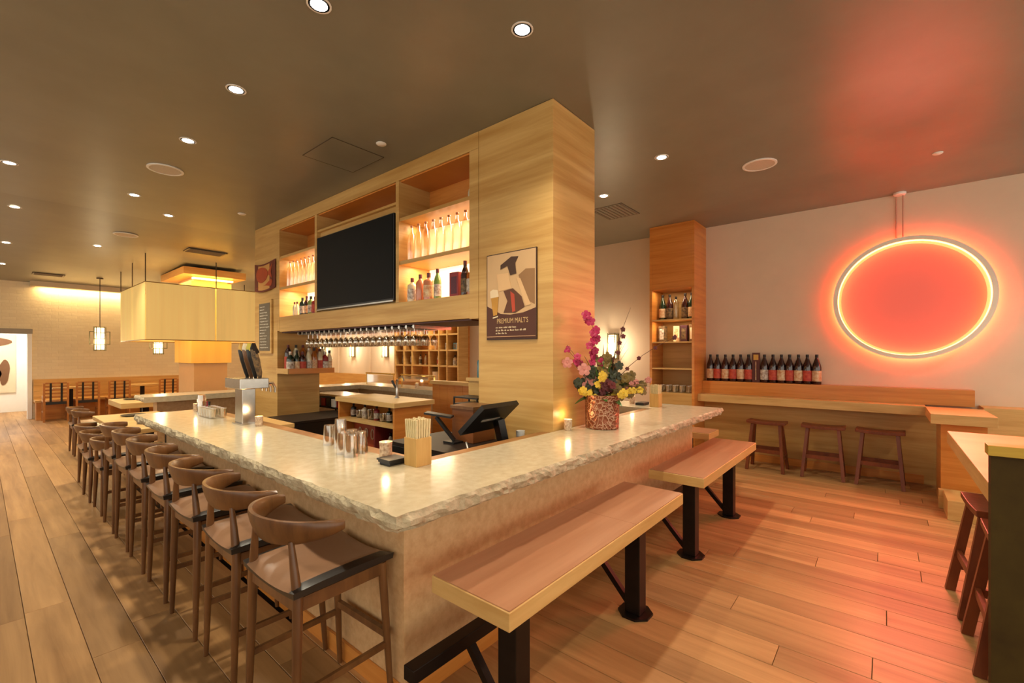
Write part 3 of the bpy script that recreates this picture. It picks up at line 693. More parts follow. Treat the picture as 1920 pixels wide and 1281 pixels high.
def candle(x, y, z, label, s=1.0, power=0.5):
    t = thing('votive_candle', label, 'candle', (x, y, z), 'votive candles')
    B().lathe([(0.026*s, 0.0), (0.031*s, 0.01*s), (0.031*s, 0.07*s), (0.033*s, 0.088*s), (0.030*s, 0.088*s), (0.028*s, 0.05*s), (0.0, 0.048*s)], 18, (x, y, z)).build('holder', M_holder, t, smooth=True)
    B().lathe([(0.0, 0.05*s), (0.011*s, 0.058*s), (0.008*s, 0.072*s), (0.0, 0.086*s)], 10, (x, y, z)).build('flame', M_flame, t, smooth=True)
    light('candle_lamp', 'POINT', (x, y, z+0.12*s), power, (1.0, 0.66, 0.32), t, shadow_soft_size=0.02)
    return t
candle(6.66, 2.36, 1.676, 'small lit candle in the second niche of the wood column', 0.7)
M_gset = glass('tumbler_glass', (246, 240, 226), 0.2)
def tumbler(x, y, z, r, h, label, group, m=None):
    key = ('tumbler', r, h)
    if key not in BM:
        me = B().lathe([(0.0, 0.006), (r*0.8, 0.004), (r, h), (r*0.95, h), (r*0.75, 0.012), (0.0, 0.012)], 12).mesh('tumbler', smooth=True); me.materials.append(m or M_gset); BM[key] = me
    o = bpy.data.objects.new('tumbler', BM[key]); COL.objects.link(o); o.location = (x, y, z); return tag(o, label, 'glass', group)
for k in range(5):
    for j in range(2):
        tumbler(6.62+0.11*j, 2.2+0.1*k, 0.9255, 0.035, 0.10, 'upright clear tumbler on the lowest niche shelf of the wood column', 'tumblers in the lowest column niche')

# ------------------------------------------------------------------ wall counter, ledge box and side tables on the right
WCP = 0; wc = thing('wall_counter', 'long honey wood counter with raised back box along the ring wall', 'counter', (6.7, 0.6, 0))
B().box(6.66, XW, -0.34, 2.078, 0.815, 0.92).build('countertop', M_edge, wc, bevel=0.003)
B().box(6.88, XW, -0.74, 2.078, 0.921, LEDZ).build('back_box', M_ven_o, wc)
B().box(6.98, XW, -0.78, 2.078, 0.0, 0.814).build('front_panel', M_ven, wc)
B().box(6.96, 6.979, -0.34, 2.078, 0.0, 0.1).build('skirting', M_ven_o, wc)
ft = thing('side_table', 'square wooden table end projecting from the wall counter', 'table', (6.3, -0.56, 0))
B().box(5.89, 6.659, -0.78, -0.335, 0.825, 0.921).build('tabletop', M_edge, ft, bevel=0.003)
B().box(6.1, 6.6, -0.74, -0.42, 0.0, 0.824).build('support_panel', M_ven_o, ft)
wn = thing('wall_bench_back', 'tan wooden wainscot panel on the right wall beyond the counter', 'panel', (7.02, -1.4, 0))
B().box(6.75, XW, -2.4, -0.79, 0.3, 0.93).build('panel', M_edge, wn)
B().box(6.3, 6.749, -2.4, -0.79, 0.3, 0.46).build('seat_board', M_edge, wn); B().box(6.34, XW, -2.38, -0.80, 0.0, 0.299).build('plinth', M_edge, wn)
st = thing('step_plinth', 'low pale wooden plinth with stepped side under the projecting table', 'plinth', (6.1, -0.6, 0))
B().box(5.61, 6.0, -0.86, -0.43, 0, 0.175).build('block', M_edge, st, bevel=0.003)
B().box(6.0, 6.09, -0.9, -0.40, 0, 0.172).build('block', M_edge, st); 
# shin-height stools in red-brown wood
def make_stool(name, label, group):
    """local: long side along y"""
    t = thing(name, label, 'stool', (0,0,0), group); H_ = 0.63
    mb = B(); n = 8
    prof = []
    for k in range(n+1):
        v = -1+2*k/n; prof.append((v*0.22, H_-0.012+0.012*v*v))
    prof = [(y, z) for y, z in prof]+[(y, z-0.035) for y, z in reversed(prof)]
    mb.prism(prof, -0.115, 0.115, 'x').build('seat', M_redstool, t, org=(0,0,0), bevel=0.004)
    for sx in (-1, 1):
        for sy in (-1, 1):
            B().bar((0.165*sx, 0.205*sy, 0.0), (0.075*sx, 0.155*sy, H_-0.045), 0.034, 0.046, 0.032, 0.042, up=(1, 0, 0)).build('leg', M_redstool, t, org=(0,0,0))
        B().bar((0.128*sx, -0.185, 0.25), (0.128*sx, 0.185, 0.25), 0.022, 0.045).build('stretcher', M_redstool, t, org=(0,0,0))
    for sy in (-1, 1):
        B().bar((-0.14, 0.19*sy, 0.17), (0.14, 0.19*sy, 0.17), 0.022, 0.045).build('stretcher', M_redstool, t, org=(0,0,0))
    return t
ms0 = None
for k, (x, y, rz, lab) in enumerate([(6.58, 1.18, 0.0, 'red-brown saddle stool under the wall counter, nearest the wood column'), (6.62, 0.583, 0.03, 'red-brown saddle stool under the wall counter, middle of three'),
        (6.62, 0.047, -0.03, 'red-brown saddle stool under the wall counter, nearest the projecting table'), (3.77, -0.49, PI/2+0.05, 'red-brown saddle stool at the high table behind the olive partition'),
        (3.19, -0.50, PI/2, 'red-brown saddle stool mostly hidden by the olive partition')]):
    if ms0 is None: ms0 = make_stool('saddle_stool', lab, 'red-brown saddle stools'); o = ms0
    else: o = copy_tree(ms0); o['label'] = lab
    o.location = (x, y, 0); o.rotation_euler.z = rz
ht = thing('high_table', 'high pale wood table behind the olive partition at the right edge', 'table', (3.8, -0.8, 0))
B().box(2.84, 4.66, -1.25, -0.355, 0.83, 0.92).build('tabletop', M_edge, ht, bevel=0.004)
B().box(4.3, 4.4, -1.1, -0.95, 0, 0.829).build('leg', M_edge, ht); B().box(2.95, 3.05, -1.1, -0.95, 0, 0.829).build('leg', M_edge, ht)
pt = thing('partition', 'dark olive half-height partition with wooden cap at the right edge', 'partition', (2.8, -0.8, 0))
B().box(2.765, 2.83, -1.6, -0.345, 0, 1.065).build('panel', M_olive, pt)
B().box(2.755, 2.838, -1.6, -0.335, 1.066, 1.11).build('cap', wood('yellow_cap', (196, 160, 60), (160, 124, 36), (3, 3, 20), 0.4), pt, bevel=0.002)

# ------------------------------------------------------------------ glowing red ring on the right wall
RC = (-0.21, 2.15); RR = 0.715
rg = thing('ring_light', 'large round wall light glowing orange-red with a pale hoop', 'light', (XW, RC[0], RC[1]))
def hoop(prof, n=72):
    """revolve (radius, x) about the ring's axis"""
    mb = B(); vs_ = []; fs_ = []; m = len(prof)
    for k in range(n):
        a = 2*PI*k/n
        for r, x in prof: vs_.append((x, RC[0]+r*math.cos(a), RC[1]+r*math.sin(a)))
    for k in range(n):
        for j in range(m): fs_.append((k*m+j, k*m+(j+1) % m, ((k+1) % n)*m+(j+1) % m, ((k+1) % n)*m+j))
    return mb.add(vs_, fs_)
hoop([(RR, XW-0.14), (RR, XW-0.06), (RR-0.045, XW-0.06), (RR-0.045, XW-0.14)]).build('hoop', mat('hoop_paint', (246, 230, 212), 0.45, var=0.05), rg, smooth=True)
hoop([(RR-0.046, XW-0.115), (RR-0.046, XW-0.065), (RR-0.052, XW-0.065), (RR-0.052, XW-0.115)]).build('inner_strip', emit('ring_inner_led', (255, 176, 104), 5.0), rg, smooth=True)
hoop([(RR-0.004, XW-0.059), (RR-0.004, XW-0.053), (RR-0.04, XW-0.053), (RR-0.04, XW-0.059)]).build('back_strip', emit('ring_back_led', (255, 76, 44), 42.0), rg, smooth=True)
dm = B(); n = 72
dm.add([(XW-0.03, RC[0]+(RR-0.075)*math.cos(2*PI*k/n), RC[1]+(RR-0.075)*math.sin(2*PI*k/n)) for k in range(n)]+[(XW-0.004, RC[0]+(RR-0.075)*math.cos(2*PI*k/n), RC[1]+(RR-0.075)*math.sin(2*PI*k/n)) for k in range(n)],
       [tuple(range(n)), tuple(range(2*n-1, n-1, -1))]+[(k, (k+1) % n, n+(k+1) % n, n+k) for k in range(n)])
dm.build('added_glow_disc', emit('ring_wall_glow', (226, 56, 56), 0.27, (226, 130, 116)), rg)  # added disc; its emission stands in for red light on the wall
for k in range(4):
    a = PI/4+k*PI/2; c_, s_ = math.cos(a)*(RR-0.02), math.sin(a)*(RR-0.02)
    B().tube([(XW, RC[0]+c_, RC[1]+s_), (XW-0.062, RC[0]+c_, RC[1]+s_)], 0.008).build('bracket', M_white, rg)
for dy in (0.03, -0.03): B().tube([(XW-0.05+0.03*(dy > 0), -0.13+dy, RC[1]+RR-0.01), (XW-0.05+0.03*(dy > 0), -0.13+dy, ZC-0.03)], 0.007).build('conduit', mat('pink_conduit', (196, 150, 128), 0.5, var=0.05), rg)
B().lathe([(0.06, 0), (0.06, -0.02), (0.05, -0.03), (0, -0.03)], 16, (XW-0.07, -0.13, ZC)).build('canopy', M_white, rg, smooth=True)
light('ring_lamp', 'AREA', (XW-0.16, RC[0], RC[1]), 38, (1.0, 0.18, 0.12), rg, rot=(0, PI/2-0.42, 0), shape='DISK', size=1.2, spread=1.75)

# wall sconces on the right wall
M_lampw = emit('lantern_glow', (255, 226, 172), 2.6)
M_lattice = mat('lattice_metal', (110, 100, 70), 0.4, 0.7, var=0.2)
def sconce(y, z, label):
    t = thing('wall_sconce', label, 'light', (XW, y, z), 'lattice wall sconces')
    B().box(XW-0.10, XW-0.03, y-0.06, y+0.06, z-0.2, z+0.2).build('diffuser', M_lampw, t, bevel=0.01)
    B().box(XW-0.029, XW-0.001, y-0.09, y+0.09, z-0.22, z+0.22).build('back_plate', M_lattice, t)
    for s in (-1, 1): B().box(XW-0.115, XW-0.10, y+0.065*s-0.006, y+0.065*s+0.006, z-0.23, z+0.23).build('bar', M_lattice, t)
    for q in range(4): B().box(XW-0.116, XW-0.101, y-0.06, y+0.06, z-0.17+0.11*q, z-0.162+0.11*q).build('bar', M_lattice, t)
    light('sconce_lamp', 'POINT', (XW-0.22, y, z), 14, (1.0, 0.82, 0.55), t, shadow_soft_size=0.06)
sconce(3.6, 1.62, 'lit lattice wall sconce behind the flower arrangement')
for k, y in enumerate((10.3, 11.95, 13.7)): sconce(y, 1.62, 'lit lattice wall sconce far behind the hanging glasses, %s from the cubby shelves' % ORD[k])
for k, y in enumerate((9.85, 11.1, 12.8, 14.4)):
    struct('trim_%d' % (3+k), B().box(XW-0.03, XW-0.001, y-0.04, y+0.04, 0.92, 3.0), M_wall)
wb = thing('wall_banquette', 'honey wood banquette back along the far part of the right wall', 'bench', (6.9, 12, 0))
B().box(6.95, XW-0.031, 9.7, 14.4, 0.45, 0.92).build('back_board', M_plk, wb); B().box(6.4, 6.949, 9.7, 14.4, 0.38, 0.45).build('seat_board', M_plk, wb); B().box(6.45, XW-0.031, 9.72, 14.38, 0, 0.379).build('plinth', M_plk, wb)

# ------------------------------------------------------------------ cubby shelving on the right wall, seen under the tower
cb = thing('cubby_shelving', 'honey wood cubby shelving with bottles against the right wall', 'shelving', (6.9, 8.3, 0))
yv = [9.46, 9.10, 8.78, 8.14, 7.80, 7.52, 7.16]
for y in yv: B().box(6.72, 7.02, y-0.018, y+0.018, 0.86, 2.45).build('upright', M_edge, cb)
for z in (0.86, 1.215, 1.57, 1.93, 2.29): B().box(6.73, 7.02, 7.16, 9.46, z-0.018, z+0.018).build('shelf', M_edge, cb)
B().box(7.02, XW-0.001, 7.14, 9.48, 0.84, 2.47).build('back_panel', M_ven_o, cb)
B().box(6.6, XW-0.001, 7.1, 9.6, 0.0, 0.839).build('base_cabinet', M_ven_o, cb)
light('cubby_lamp', 'AREA', (6.6, 8.3, 2.6), 40, (1.0, 0.76, 0.46), cb, rot=(0, 0.5, 0), shape='RECTANGLE', size=0.1, size_y=2.2)
cub = [(9.28, 'sake', 0.8, M_amber, M_labk), (8.94, 'tall', 1.0, M_amber, M_labw), (8.62, 'whisky', 1.0, M_pale, M_labk), (8.42, 'slim', 0.9, M_pale, M_labc), (8.26, 'slim', 1.0, M_blue, M_labw), (7.97, 'slim', 0.9, M_pale, M_labr), (7.66, 'slim', 0.9, M_lgreen, M_labw), (7.40, 'square', 1.0, M_pale, M_labw), (7.27, 'whisky', 1.1, M_pale, M_labc)]
for k, (y, kd, s_, gm, lm) in enumerate(cub):
    bottle(kd, 6.86, y, 1.234, gm, lm, M_capk, 'small bottle on the middle cubby shelf, %s from the left' % ORD[k], 'bottles in the cubby shelving', s_)
for k, (y, m_) in enumerate([(8.6, M_paper), (8.3, M_labw), (7.62, M_labw), (7.35, M_blue), (7.25, M_labw)]):
    z = 1.948 if k in (0, 1) else 1.589
    carton(6.86, y, z, 0.1, 0.1, 0.15, m_, M_labk, 'small carton on an upper cubby shelf, %s from the left' % ORD[k], 'cartons in the cubby shelving')
candle(6.82, 8.0, 1.589, 'lit candle on the upper cubby shelf', 1.1)
pb = thing('wooden_bowl', 'pale wooden tub standing on the cubby shelving base', 'bowl', (6.8, 8.0, 0.879))
B().lathe([(0.0, 0.0), (0.1, 0.0), (0.12, 0.2), (0.11, 0.2), (0.095, 0.02), (0.0, 0.02)], 18, (6.86, 8.0, 0.879)).build('tub', M_paper, pb, smooth=True)

# ------------------------------------------------------------------ island cabinet under the tower opening
isl = thing('island_cabinet', 'orange wood island cabinet with open shelves inside the bar', 'cabinet', (2.93, 4.14, 0))
IX0, IX1, IY0, IY1 = 2.95, 3.47, 4.16, 5.36
B().box(IX0-0.025, IX1+0.03, IY0-0.03, IY1+0.03, 0.895, 0.95).build('worktop', M_edge, isl, bevel=0.003)
B().box(IX0, IX1, IY0, IY0+0.03, 0.004, 0.894).build('end_panel', M_ven_o, isl); B().box(IX0, IX1, IY1-0.03, IY1, 0.004, 0.894).build('end_panel', M_ven_o, isl)
B().box(IX1-0.03, IX1, IY0+0.031, IY1-0.031, 0.004, 0.894).build('back_panel', M_ven_o, isl)
B().box(IX0, IX1-0.031, IY0+0.031, IY1-0.031, 0.66, 0.69).build('shelf', M_edge, isl)
B().box(IX0, IX1-0.031, IY0+0.031, IY1-0.031, 0.2, 0.23).build('shelf', M_edge, isl)
B().box(IX0+0.01, IX1-0.031, 4.55, 4.58, 0.231, 0.659).build('divider', mat('red_divider', (120, 30, 24), 0.5, var=0.2), isl)
clr = [M_black, M_white, M_glassg, M_red, M_labw, M_black, M_grey]
for k in range(8):
    y = 5.25-0.13*k
    tumbler(3.1, y, 0.69, 0.045, 0.09+0.03*(k % 3 == 0), 'small cup on the upper shelf of the island cabinet, %s from the left' % ORD[k], 'cups in the island cabinet') if k % 2 else \
      bottle('square', 3.1, y, 0.69, [M_black, M_pale, M_red, M_green][(k//2) % 4], M_labw, M_capk, 'small jar on the upper shelf of the island cabinet, %s from the left' % ORD[k//2], 'jars in the island cabinet', 0.75, 'jar')
for k in range(4):
    bottle('tall', 3.12, 4.25+0.075*k, 0.23, [M_pale, M_green, M_amber, M_pale][k], M_labw, M_capk, 'bottle on the lower island shelf, %s from the right' % ORD[k], 'bottles on the lower island shelf', 0.95)
rd = thing('red_panel_rack', 'red rack with four hanging loops on the lower island shelf', 'rack', (3.1, 5.0, 0.23))
B().box(3.14, 3.17, 4.64, 5.3, 0.231, 0.62).build('panel', mat('orange_red_panel', (176, 74, 34), 0.5, var=0.2), rd)
for k in range(4):
    y = 4.72+0.14*k; pth = [(3.125, y+0.03*math.cos(2*PI*q/14), 0.5+0.06*math.sin(2*PI*q/14)) for q in range(15)]
    B().tube(pth, 0.006, 6, False).build('loop', M_pale, rd, smooth=True)
# cupboard with vertical boards behind the island
cbd = thing('board_cupboard', 'orange cupboard with vertical boards behind the island cabinet', 'cabinet', (4.5, 4.95, 0))
for k in range(6):
    y = 4.30+0.166*k; B().box(4.44, 4.535, y, y+0.163, 0.004, 1.04).build('board', M_ven_o, cbd, bevel=0.003)
B().box(4.41, 4.542, 4.28, 5.32, 1.041, 1.09).build('top_rail', M_edge, cbd)
# small cabinet behind the near pillar with a bottle
sbx = thing('side_cabinet', 'pale wood side cabinet beside the pillar holding a bottle and tray', 'cabinet', (3.1, 3.1, 0))
B().box(3.0, 3.36, 2.68, 3.05, 0.004, 1.24).build('body', M_ven, sbx, bevel=0.003); B().box(2.985, 3.37, 2.675, 3.07, 1.241, 1.27).build('top', M_edge, sbx)
bottle('square', 3.10, 2.97, 1.27, M_blue, None, M_capk, 'blue-green spirit bottle with black stopper beside the pillar', None, 1.0)
bottle('tall', 3.2, 2.80, 1.27, M_pale, None, M_caps, 'pale clear bottle half hidden behind the pillar', None, 0.9)
tray = thing('wire_tray', 'small dark wire tray standing beside the pillar', 'tray', (2.85, 2.9, 0.8))
for z in (0.98, 1.04, 1.10): B().box(2.76, 2.96, 2.70, 3.0, z, z+0.012).build('rail', M_black, tray)
for a, b_ in ((2.765, 2.705), (2.955, 2.705), (2.765, 2.995), (2.955, 2.995)): B().box(a-0.006, a+0.006, b_-0.006, b_+0.006, 0.80, 1.10).build('post', M_black, tray)

# brass rail with glass on the far arms of the bar
def guard(p, q, label):
    t = thing('brass_rail', label, 'rail', (p[0], p[1], 0.92), 'brass rails on the far counter')
    B().tube([(p[0], p[1], 1.13), (q[0], q[1], 1.13)], 0.014).build('top_bar', M_brass, t, smooth=True)
    for w in (0.02, 0.98): B().tube([(p[0]+(q[0]-p[0])*w, p[1]+(q[1]-p[1])*w, 0.921), (p[0]+(q[0]-p[0])*w, p[1]+(q[1]-p[1])*w, 1.13)], 0.011).build('post', M_brass, t, smooth=True)
    B().bar((p[0]+(q[0]-p[0])*0.04, p[1]+(q[1]-p[1])*0.04, 1.03), (p[0]+(q[0]-p[0])*0.96, p[1]+(q[1]-p[1])*0.96, 1.03), 0.006, 0.15).build('pane', M_glass, t)
guard((4.75, 5.6), (4.75, 6.5), 'brass rail with glass pane on the far counter, nearer one')
guard((4.75, 6.7), (4.75, 7.6), 'brass rail with glass pane on the far counter, farther one')
candle(4.7, 6.0, 0.92, 'lit candle on the far counter under the hanging glasses', 1.0)
candle(4.7, 5.1, 0.92, 'lit candle on the far counter beside the cupboard boards', 1.0)

# steel mixing tap on the island
tp = thing('water_tap', 'slim chrome tap standing on the island cabinet', 'tap', (3.25, 4.75, 0.95))
B().lathe([(0.03, 0), (0.03, 0.01), (0.016, 0.03), (0.016, 0.2), (0.02, 0.21), (0.0, 0.24)], 14, (3.3, 4.6, 0.95)).build('column', M_steel, tp, smooth=True)
B().tube([(3.3, 4.6, 1.1), (3.3, 4.56, 1.2), (3.3, 4.5, 1.22), (3.3, 4.46, 1.17)], 0.009).build('spout', M_steel, tp, smooth=True)
B().tube([(3.3, 4.63, 1.08), (3.3, 4.7, 1.16)], [0.012, 0.016]).build('handle', M_black, tp, smooth=True)

# ------------------------------------------------------------------ hanging glasses
rk = thing('glass_rack', 'slotted rack for stemware fixed under the tower beam', 'rack', (3.0, 4.9, 1.78))
for k in range(22): B().box(2.80, 3.30, 3.62+0.12*k, 3.645+0.12*k, 1.755, 1.789).build('runner', M_steel, rk)
gm_ = B().lathe([(0.0, 0.0), (0.034, 0.0), (0.034, -0.003), (0.005, -0.008), (0.0045, -0.075), (0.022, -0.095), (0.036, -0.125), (0.036, -0.15), (0.029, -0.19), (0.027, -0.19), (0.034, -0.15), (0.034, -0.125), (0.02, -0.098), (0.0, -0.09)], 12).mesh('wine_glass', smooth=True)
gm_.materials.append(glass('stem_glass', (246, 240, 228), 0.22))
for r in range(3):
    for k in range(20):
        o = bpy.data.objects.new('wine_glass', gm_); COL.objects.link(o); o.location = (2.86+0.13*r, 3.6925+0.12*k, 1.775); o['label'] = 'clear wine glass hanging upside down in the rack under the beam'; o['category'] = 'glass'; o['group'] = 'wine glasses hanging under the beam'

# bottles in the tower shelves
M_fr = glass('carafe_glass', (250, 236, 214), 0.14, 0.15)
cm_ = B().lathe([(0.0, 0.0), (0.046, 0.0), (0.050, 0.01), (0.048, 0.2), (0.036, 0.27), (0.014, 0.31), (0.012, 0.35), (0.0, 0.35)], 16).mesh('carafe', smooth=True); cm_.materials.append(M_fr)
sm_ = B().lathe([(0.0, 0.352), (0.013, 0.352), (0.015, 0.372), (0.0, 0.376)], 10).mesh('stopper', smooth=True); sm_.materials.append(M_whisky)
for y0, n_, nmx in ((2.83, 9, 'right'), (5.62, 9, 'left')):
    for k in range(n_):
        o = bpy.data.objects.new('carafe', cm_); COL.objects.link(o); o.location = (2.86, y0+0.113*k, 2.438)
        tag(o, 'tall clear carafe in the backlit %s bay of the tower, %s from the right' % (nmx, ORD[k]), 'carafe', 'carafes in the backlit %s bay' % nmx)
        c = bpy.data.objects.new('stopper', sm_); COL.objects.link(c); c.parent = o
SZ = 2.018
for (y, kd, s_, gm, lm, cp, lab) in [(3.70, 'square', 1.1, M_pale, M_labw, M_capr, 'pale spirit bottle with white label beside the television'), (3.57, 'whisky', 1.12, M_pink, None, M_capr, 'slim copper whisky bottle, second from the television'),
        (3.44, 'square', 1.2, M_pink, M_labc, M_capr, 'broad copper whisky bottle, third from the television'), (3.31, 'slim', 1.05, M_lgreen, M_labw, M_capr, 'light green bottle with white label, fourth from the television'),
        (2.93, 'slim', 1.15, M_amber, M_labk, M_capr, 'dark whisky bottle right of the red gift box'), (2.835, 'square', 1.2, M_whisky, M_labw, M_caps, 'golden whisky bottle against the tower upright')]:
    bottle(kd, 2.84, y, SZ, gm, lm, cp, lab, 'spirit bottles in the lower right tower bay', s_)
carton(2.88, 3.06, SZ, 0.12, 0.12, 0.235, M_red, mat('purple_print', (90, 30, 50), 0.5, var=0.3, vscale=60), 'dark red gift box in the lower right tower bay')
for k, (y, kd, s_, gm, lm, cp) in enumerate([(6.34, 'slim', 0.7, M_pale, None, M_capr), (6.26, 'slim', 0.7, M_pale, None, M_capr), (6.10, 'whisky', 1.0, M_green, M_labw, M_capk), (5.98, 'slim', 0.9, M_amber, M_labc, M_capr), (5.86, 'whisky', 1.0, M_lgreen, M_labw, M_capk), (5.74, 'square', 1.0, M_red, M_labr, M_capr), (5.63, 'slim', 0.95, M_pale, M_labr, M_capk)]):
    bottle(kd, 2.84, y, SZ, gm, lm, cp, 'small bottle in the lower left tower bay, %s from the left' % ORD[k], 'bottles in the lower left tower bay', s_)
bottle('slim', 2.98, 3.0, 2.876, M_pale, None, M_caps, 'lone clear bottle in the empty top right tower bay', None, 0.8)

# bottle ledge at the left pillar
bl = thing('bottle_ledge', 'wooden bottle ledge with rim on the face of the left tower pillar', 'ledge', (3.0, 6.5, 1.2))
B().box(2.735, 3.40, 6.30, 6.655, 1.215, 1.235).build('shelf', M_ven_o, bl)
B().box(2.735, 3.40, 6.285, 6.299, 1.215, 1.29).build('rim', M_ven_o, bl); B().box(2.722, 2.734, 6.285, 6.655, 1.215, 1.29).build('rim', M_edge, bl)
lb = [(2.79, 'whisky', 1.2, M_green), (2.88, 'slim', 1.1, M_green), (2.96, 'whisky', 1.2, M_amber), (3.05, 'slim', 1.2, M_pale), (3.13, 'slim', 1.25, M_whisky), (3.21, 'slim', 1.2, M_pale), (3.29, 'whisky', 1.2, M_red), (3.36, 'slim', 1.1, M_pale)]
for k, (x, kd, s_, gm) in enumerate(lb):
    bottle(kd, x, 6.36, 1.2351, gm, [M_labw, M_labc, M_labr][k % 3], [M_caps, M_capk, M_capr][k % 3], 'bottle in the front row on the left pillar ledge, %s from the left' % ORD[k], 'front bottles on the left pillar ledge', s_)
for k, (x, gm) in enumerate([(2.84, M_amber), (2.95, M_pale), (3.05, M_whisky), (3.15, M_pale), (3.25, M_whisky), (3.34, M_pale)]):
    bottle('tall', x, 6.54, 1.2351, gm, [M_labr, M_labw][k % 2], [M_capr, M_capk][k % 2], 'tall bottle in the back row on the left pillar ledge, %s from the left' % ORD[k], 'back bottles on the left pillar ledge', 1.12)

# fish banner and chalk board on the left pillar
fb = thing('fish_banner', 'brown cloth banner printed with an orange fish on the left pillar', 'banner', (2.73, 7.05, 2.45))
def wave(u): return -0.012-0.02*abs(math.sin(u*PI))
def sheet(y0, y1, z0, z1, th, dz=0.0, off=0.0):
    mb = B(); n = 12; vs_ = []; fs_ = []
    for k in range(n+1):
        u = k/n; y = y0+(y1-y0)*u; sag = dz*math.sin(u*PI); xx = XF+wave(u)-off
        vs_ += [(xx, y, z0-sag), (xx, y, z1-sag), (xx-th, y, z1-sag), (xx-th, y, z0-sag)]
    for k in range(n):
        for q in range(4): fs_.append((k*4+q, k*4+(q+1) % 4, k*4+4+(q+1) % 4, k*4+4+q))
    fs_ += [(0,1,2,3), tuple(n*4+q for q in (3,2,1,0))]
    return mb.add(vs_, fs_)
sheet(6.69, 7.43, 2.45, 2.86, 0.003, 0.04).build('border_cloth', mat('brown_cloth', (110, 48, 26), 0.8, var=0.15), fb)
sheet(6.72, 7.40, 2.475, 2.835, 0.001, 0.04, 0.0032).build('field_cloth', mat('ochre_cloth', (206, 150, 80), 0.8, var=0.1), fb)
M_fish = mat('orange_print', (176, 74, 30), 0.8, var=0.15)
def onsheet(poly, m, name):
    mb = B(); n = len(poly); vs_ = []
    for y, z in poly:
        u = (y-6.69)/0.74; vs_.append((XF+wave(u)-0.0075, y, z-0.04*math.sin(u*PI)))
    vs_ += [(x-0.001, y, z) for x, y, z in vs_]
    mb.add(vs_, [tuple(range(n)), tuple(range(2*n-1, n-1, -1))]+[(k, (k+1) % n, n+(k+1) % n, n+k) for k in range(n)]); return mb.build(name, m, fb)
onsheet([(7.12+0.22*math.cos(2*PI*k/24), 2.70+0.115*math.sin(2*PI*k/24)) for k in range(24)], M_fish, 'printed_fish_body')
onsheet([(6.92, 2.70), (6.77, 2.82), (6.81, 2.70), (6.77, 2.60)], M_fish, 'printed_fish_tail')
onsheet([(7.36, 2.50), (6.98, 2.545), (6.80, 2.60), (6.76, 2.56), (6.80, 2.50)], M_fish, 'printed_band')
ck = thing('chalkboard', 'tall narrow chalkboard menu in a wooden frame on the left pillar', 'sign', (2.73, 7.04, 1.5))
B().box(XF-0.025, XF-0.002, 6.80, 7.28, 1.50, 2.29).build('frame', M_ven, ck)
B().box(XF-0.028, XF-0.0255, 6.85, 7.23, 1.54, 2.24).build('slate', mat('grey_slate', (112, 100, 82), 0.8, var=0.2, vscale=14), ck)
cs = B(); rr_ = random.Random(3)
for k in range(15):
    z = 2.19-0.043*k; w = rr_.uniform(0.12, 0.3); y = 7.2
    while y > 7.2-w:
        l = rr_.uniform(0.02, 0.05); cs.box(XF-0.0295, XF-0.0285, y-l, y, z-0.004-rr_.uniform(0, 0.006), z+0.004); y -= l+0.01
cs.build('chalk_marks', mat('chalk', (206, 198, 180), 0.9, var=0.1), ck)['kind'] = 'stuff'

# beer poster on the near pillar: plain generic picture, the printed words kept
po = thing('beer_poster', 'framed beige and brown beer poster reading PREMIUM MALTS on the pillar', 'poster', (2.73, 2.3, 1.62))
PY0, PY1, PZ0, PZ1 = 2.036, 2.554, 1.61, 2.315
B().box(XF-0.014, XF-0.001, PY0, PY1, PZ0, PZ1).build('frame', mat('dark_frame', (60, 34, 20), 0.5, var=0.2), po)
def flat(poly, m, name, lay):
    return B().prism(poly, XF-0.0145-0.0007*lay, XF-0.0138-0.0007*lay, 'x').build(name, m, po if lay == 0 else psh)
def PU(u, v): return (PY1-(PY1-PY0)*u, PZ1-(PZ1-PZ0)*v)   # u to the right, v down as seen
psh = flat([PU(0.012, 0.01), PU(0.988, 0.01), PU(0.988, 0.985), PU(0.012, 0.985)], mat('poster_beige', (206, 168, 122), 0.6, var=0.04), 'sheet', 0)
flat([PU(0.012, 0.985), PU(0.012, 0.60), PU(0.14, 0.645), PU(0.3, 0.70), PU(0.5, 0.715), PU(0.75, 0.70), PU(0.988, 0.655), PU(0.988, 0.985)], mat('poster_brown', (82, 42, 26), 0.6, var=0.06), 'printed_band', 1)
flat([PU(0.97, 0.23), PU(0.80, 0.22), PU(0.66, 0.28), PU(0.72, 0.40), PU(0.86, 0.58), PU(0.97, 0.62)], mat('poster_taupe', (150, 110, 70), 0.6, var=0.1), 'printed_shape', 2)
flat([PU(0.36, 0.44), PU(0.55, 0.42), PU(0.72, 0.52), PU(0.78, 0.64), PU(0.6, 0.70), PU(0.36, 0.69), PU(0.44, 0.56)], mat('poster_umber', (96, 56, 34), 0.6, var=0.1), 'printed_shape', 3)
flat([PU(0.5, 0.45), PU(0.58, 0.49), PU(0.6, 0.68), PU(0.54, 0.69)], mat('poster_red', (186, 70, 44), 0.6, var=0.1), 'printed_stripe', 4)
flat([PU(0.30, 0.14), PU(0.52, 0.06), PU(0.66, 0.07), PU(0.60, 0.14), PU(0.62, 0.26), PU(0.50, 0.27), PU(0.44, 0.16), PU(0.30, 0.19)], mat('poster_dark', (72, 46, 30), 0.6, var=0.1), 'printed_stroke', 5)
flat([PU(0.62, 0.30), PU(0.70, 0.32), PU(0.90, 0.62), PU(0.80, 0.63)], mat('poster_sand', (220, 178, 128), 0.6, var=0.05), 'printed_stripe', 6)
flat([PU(0.22, 0.24), PU(0.46, 0.24), PU(0.52, 0.42), PU(0.26, 0.44)], mat('poster_sand', (220, 178, 128)), 'printed_block', 4)
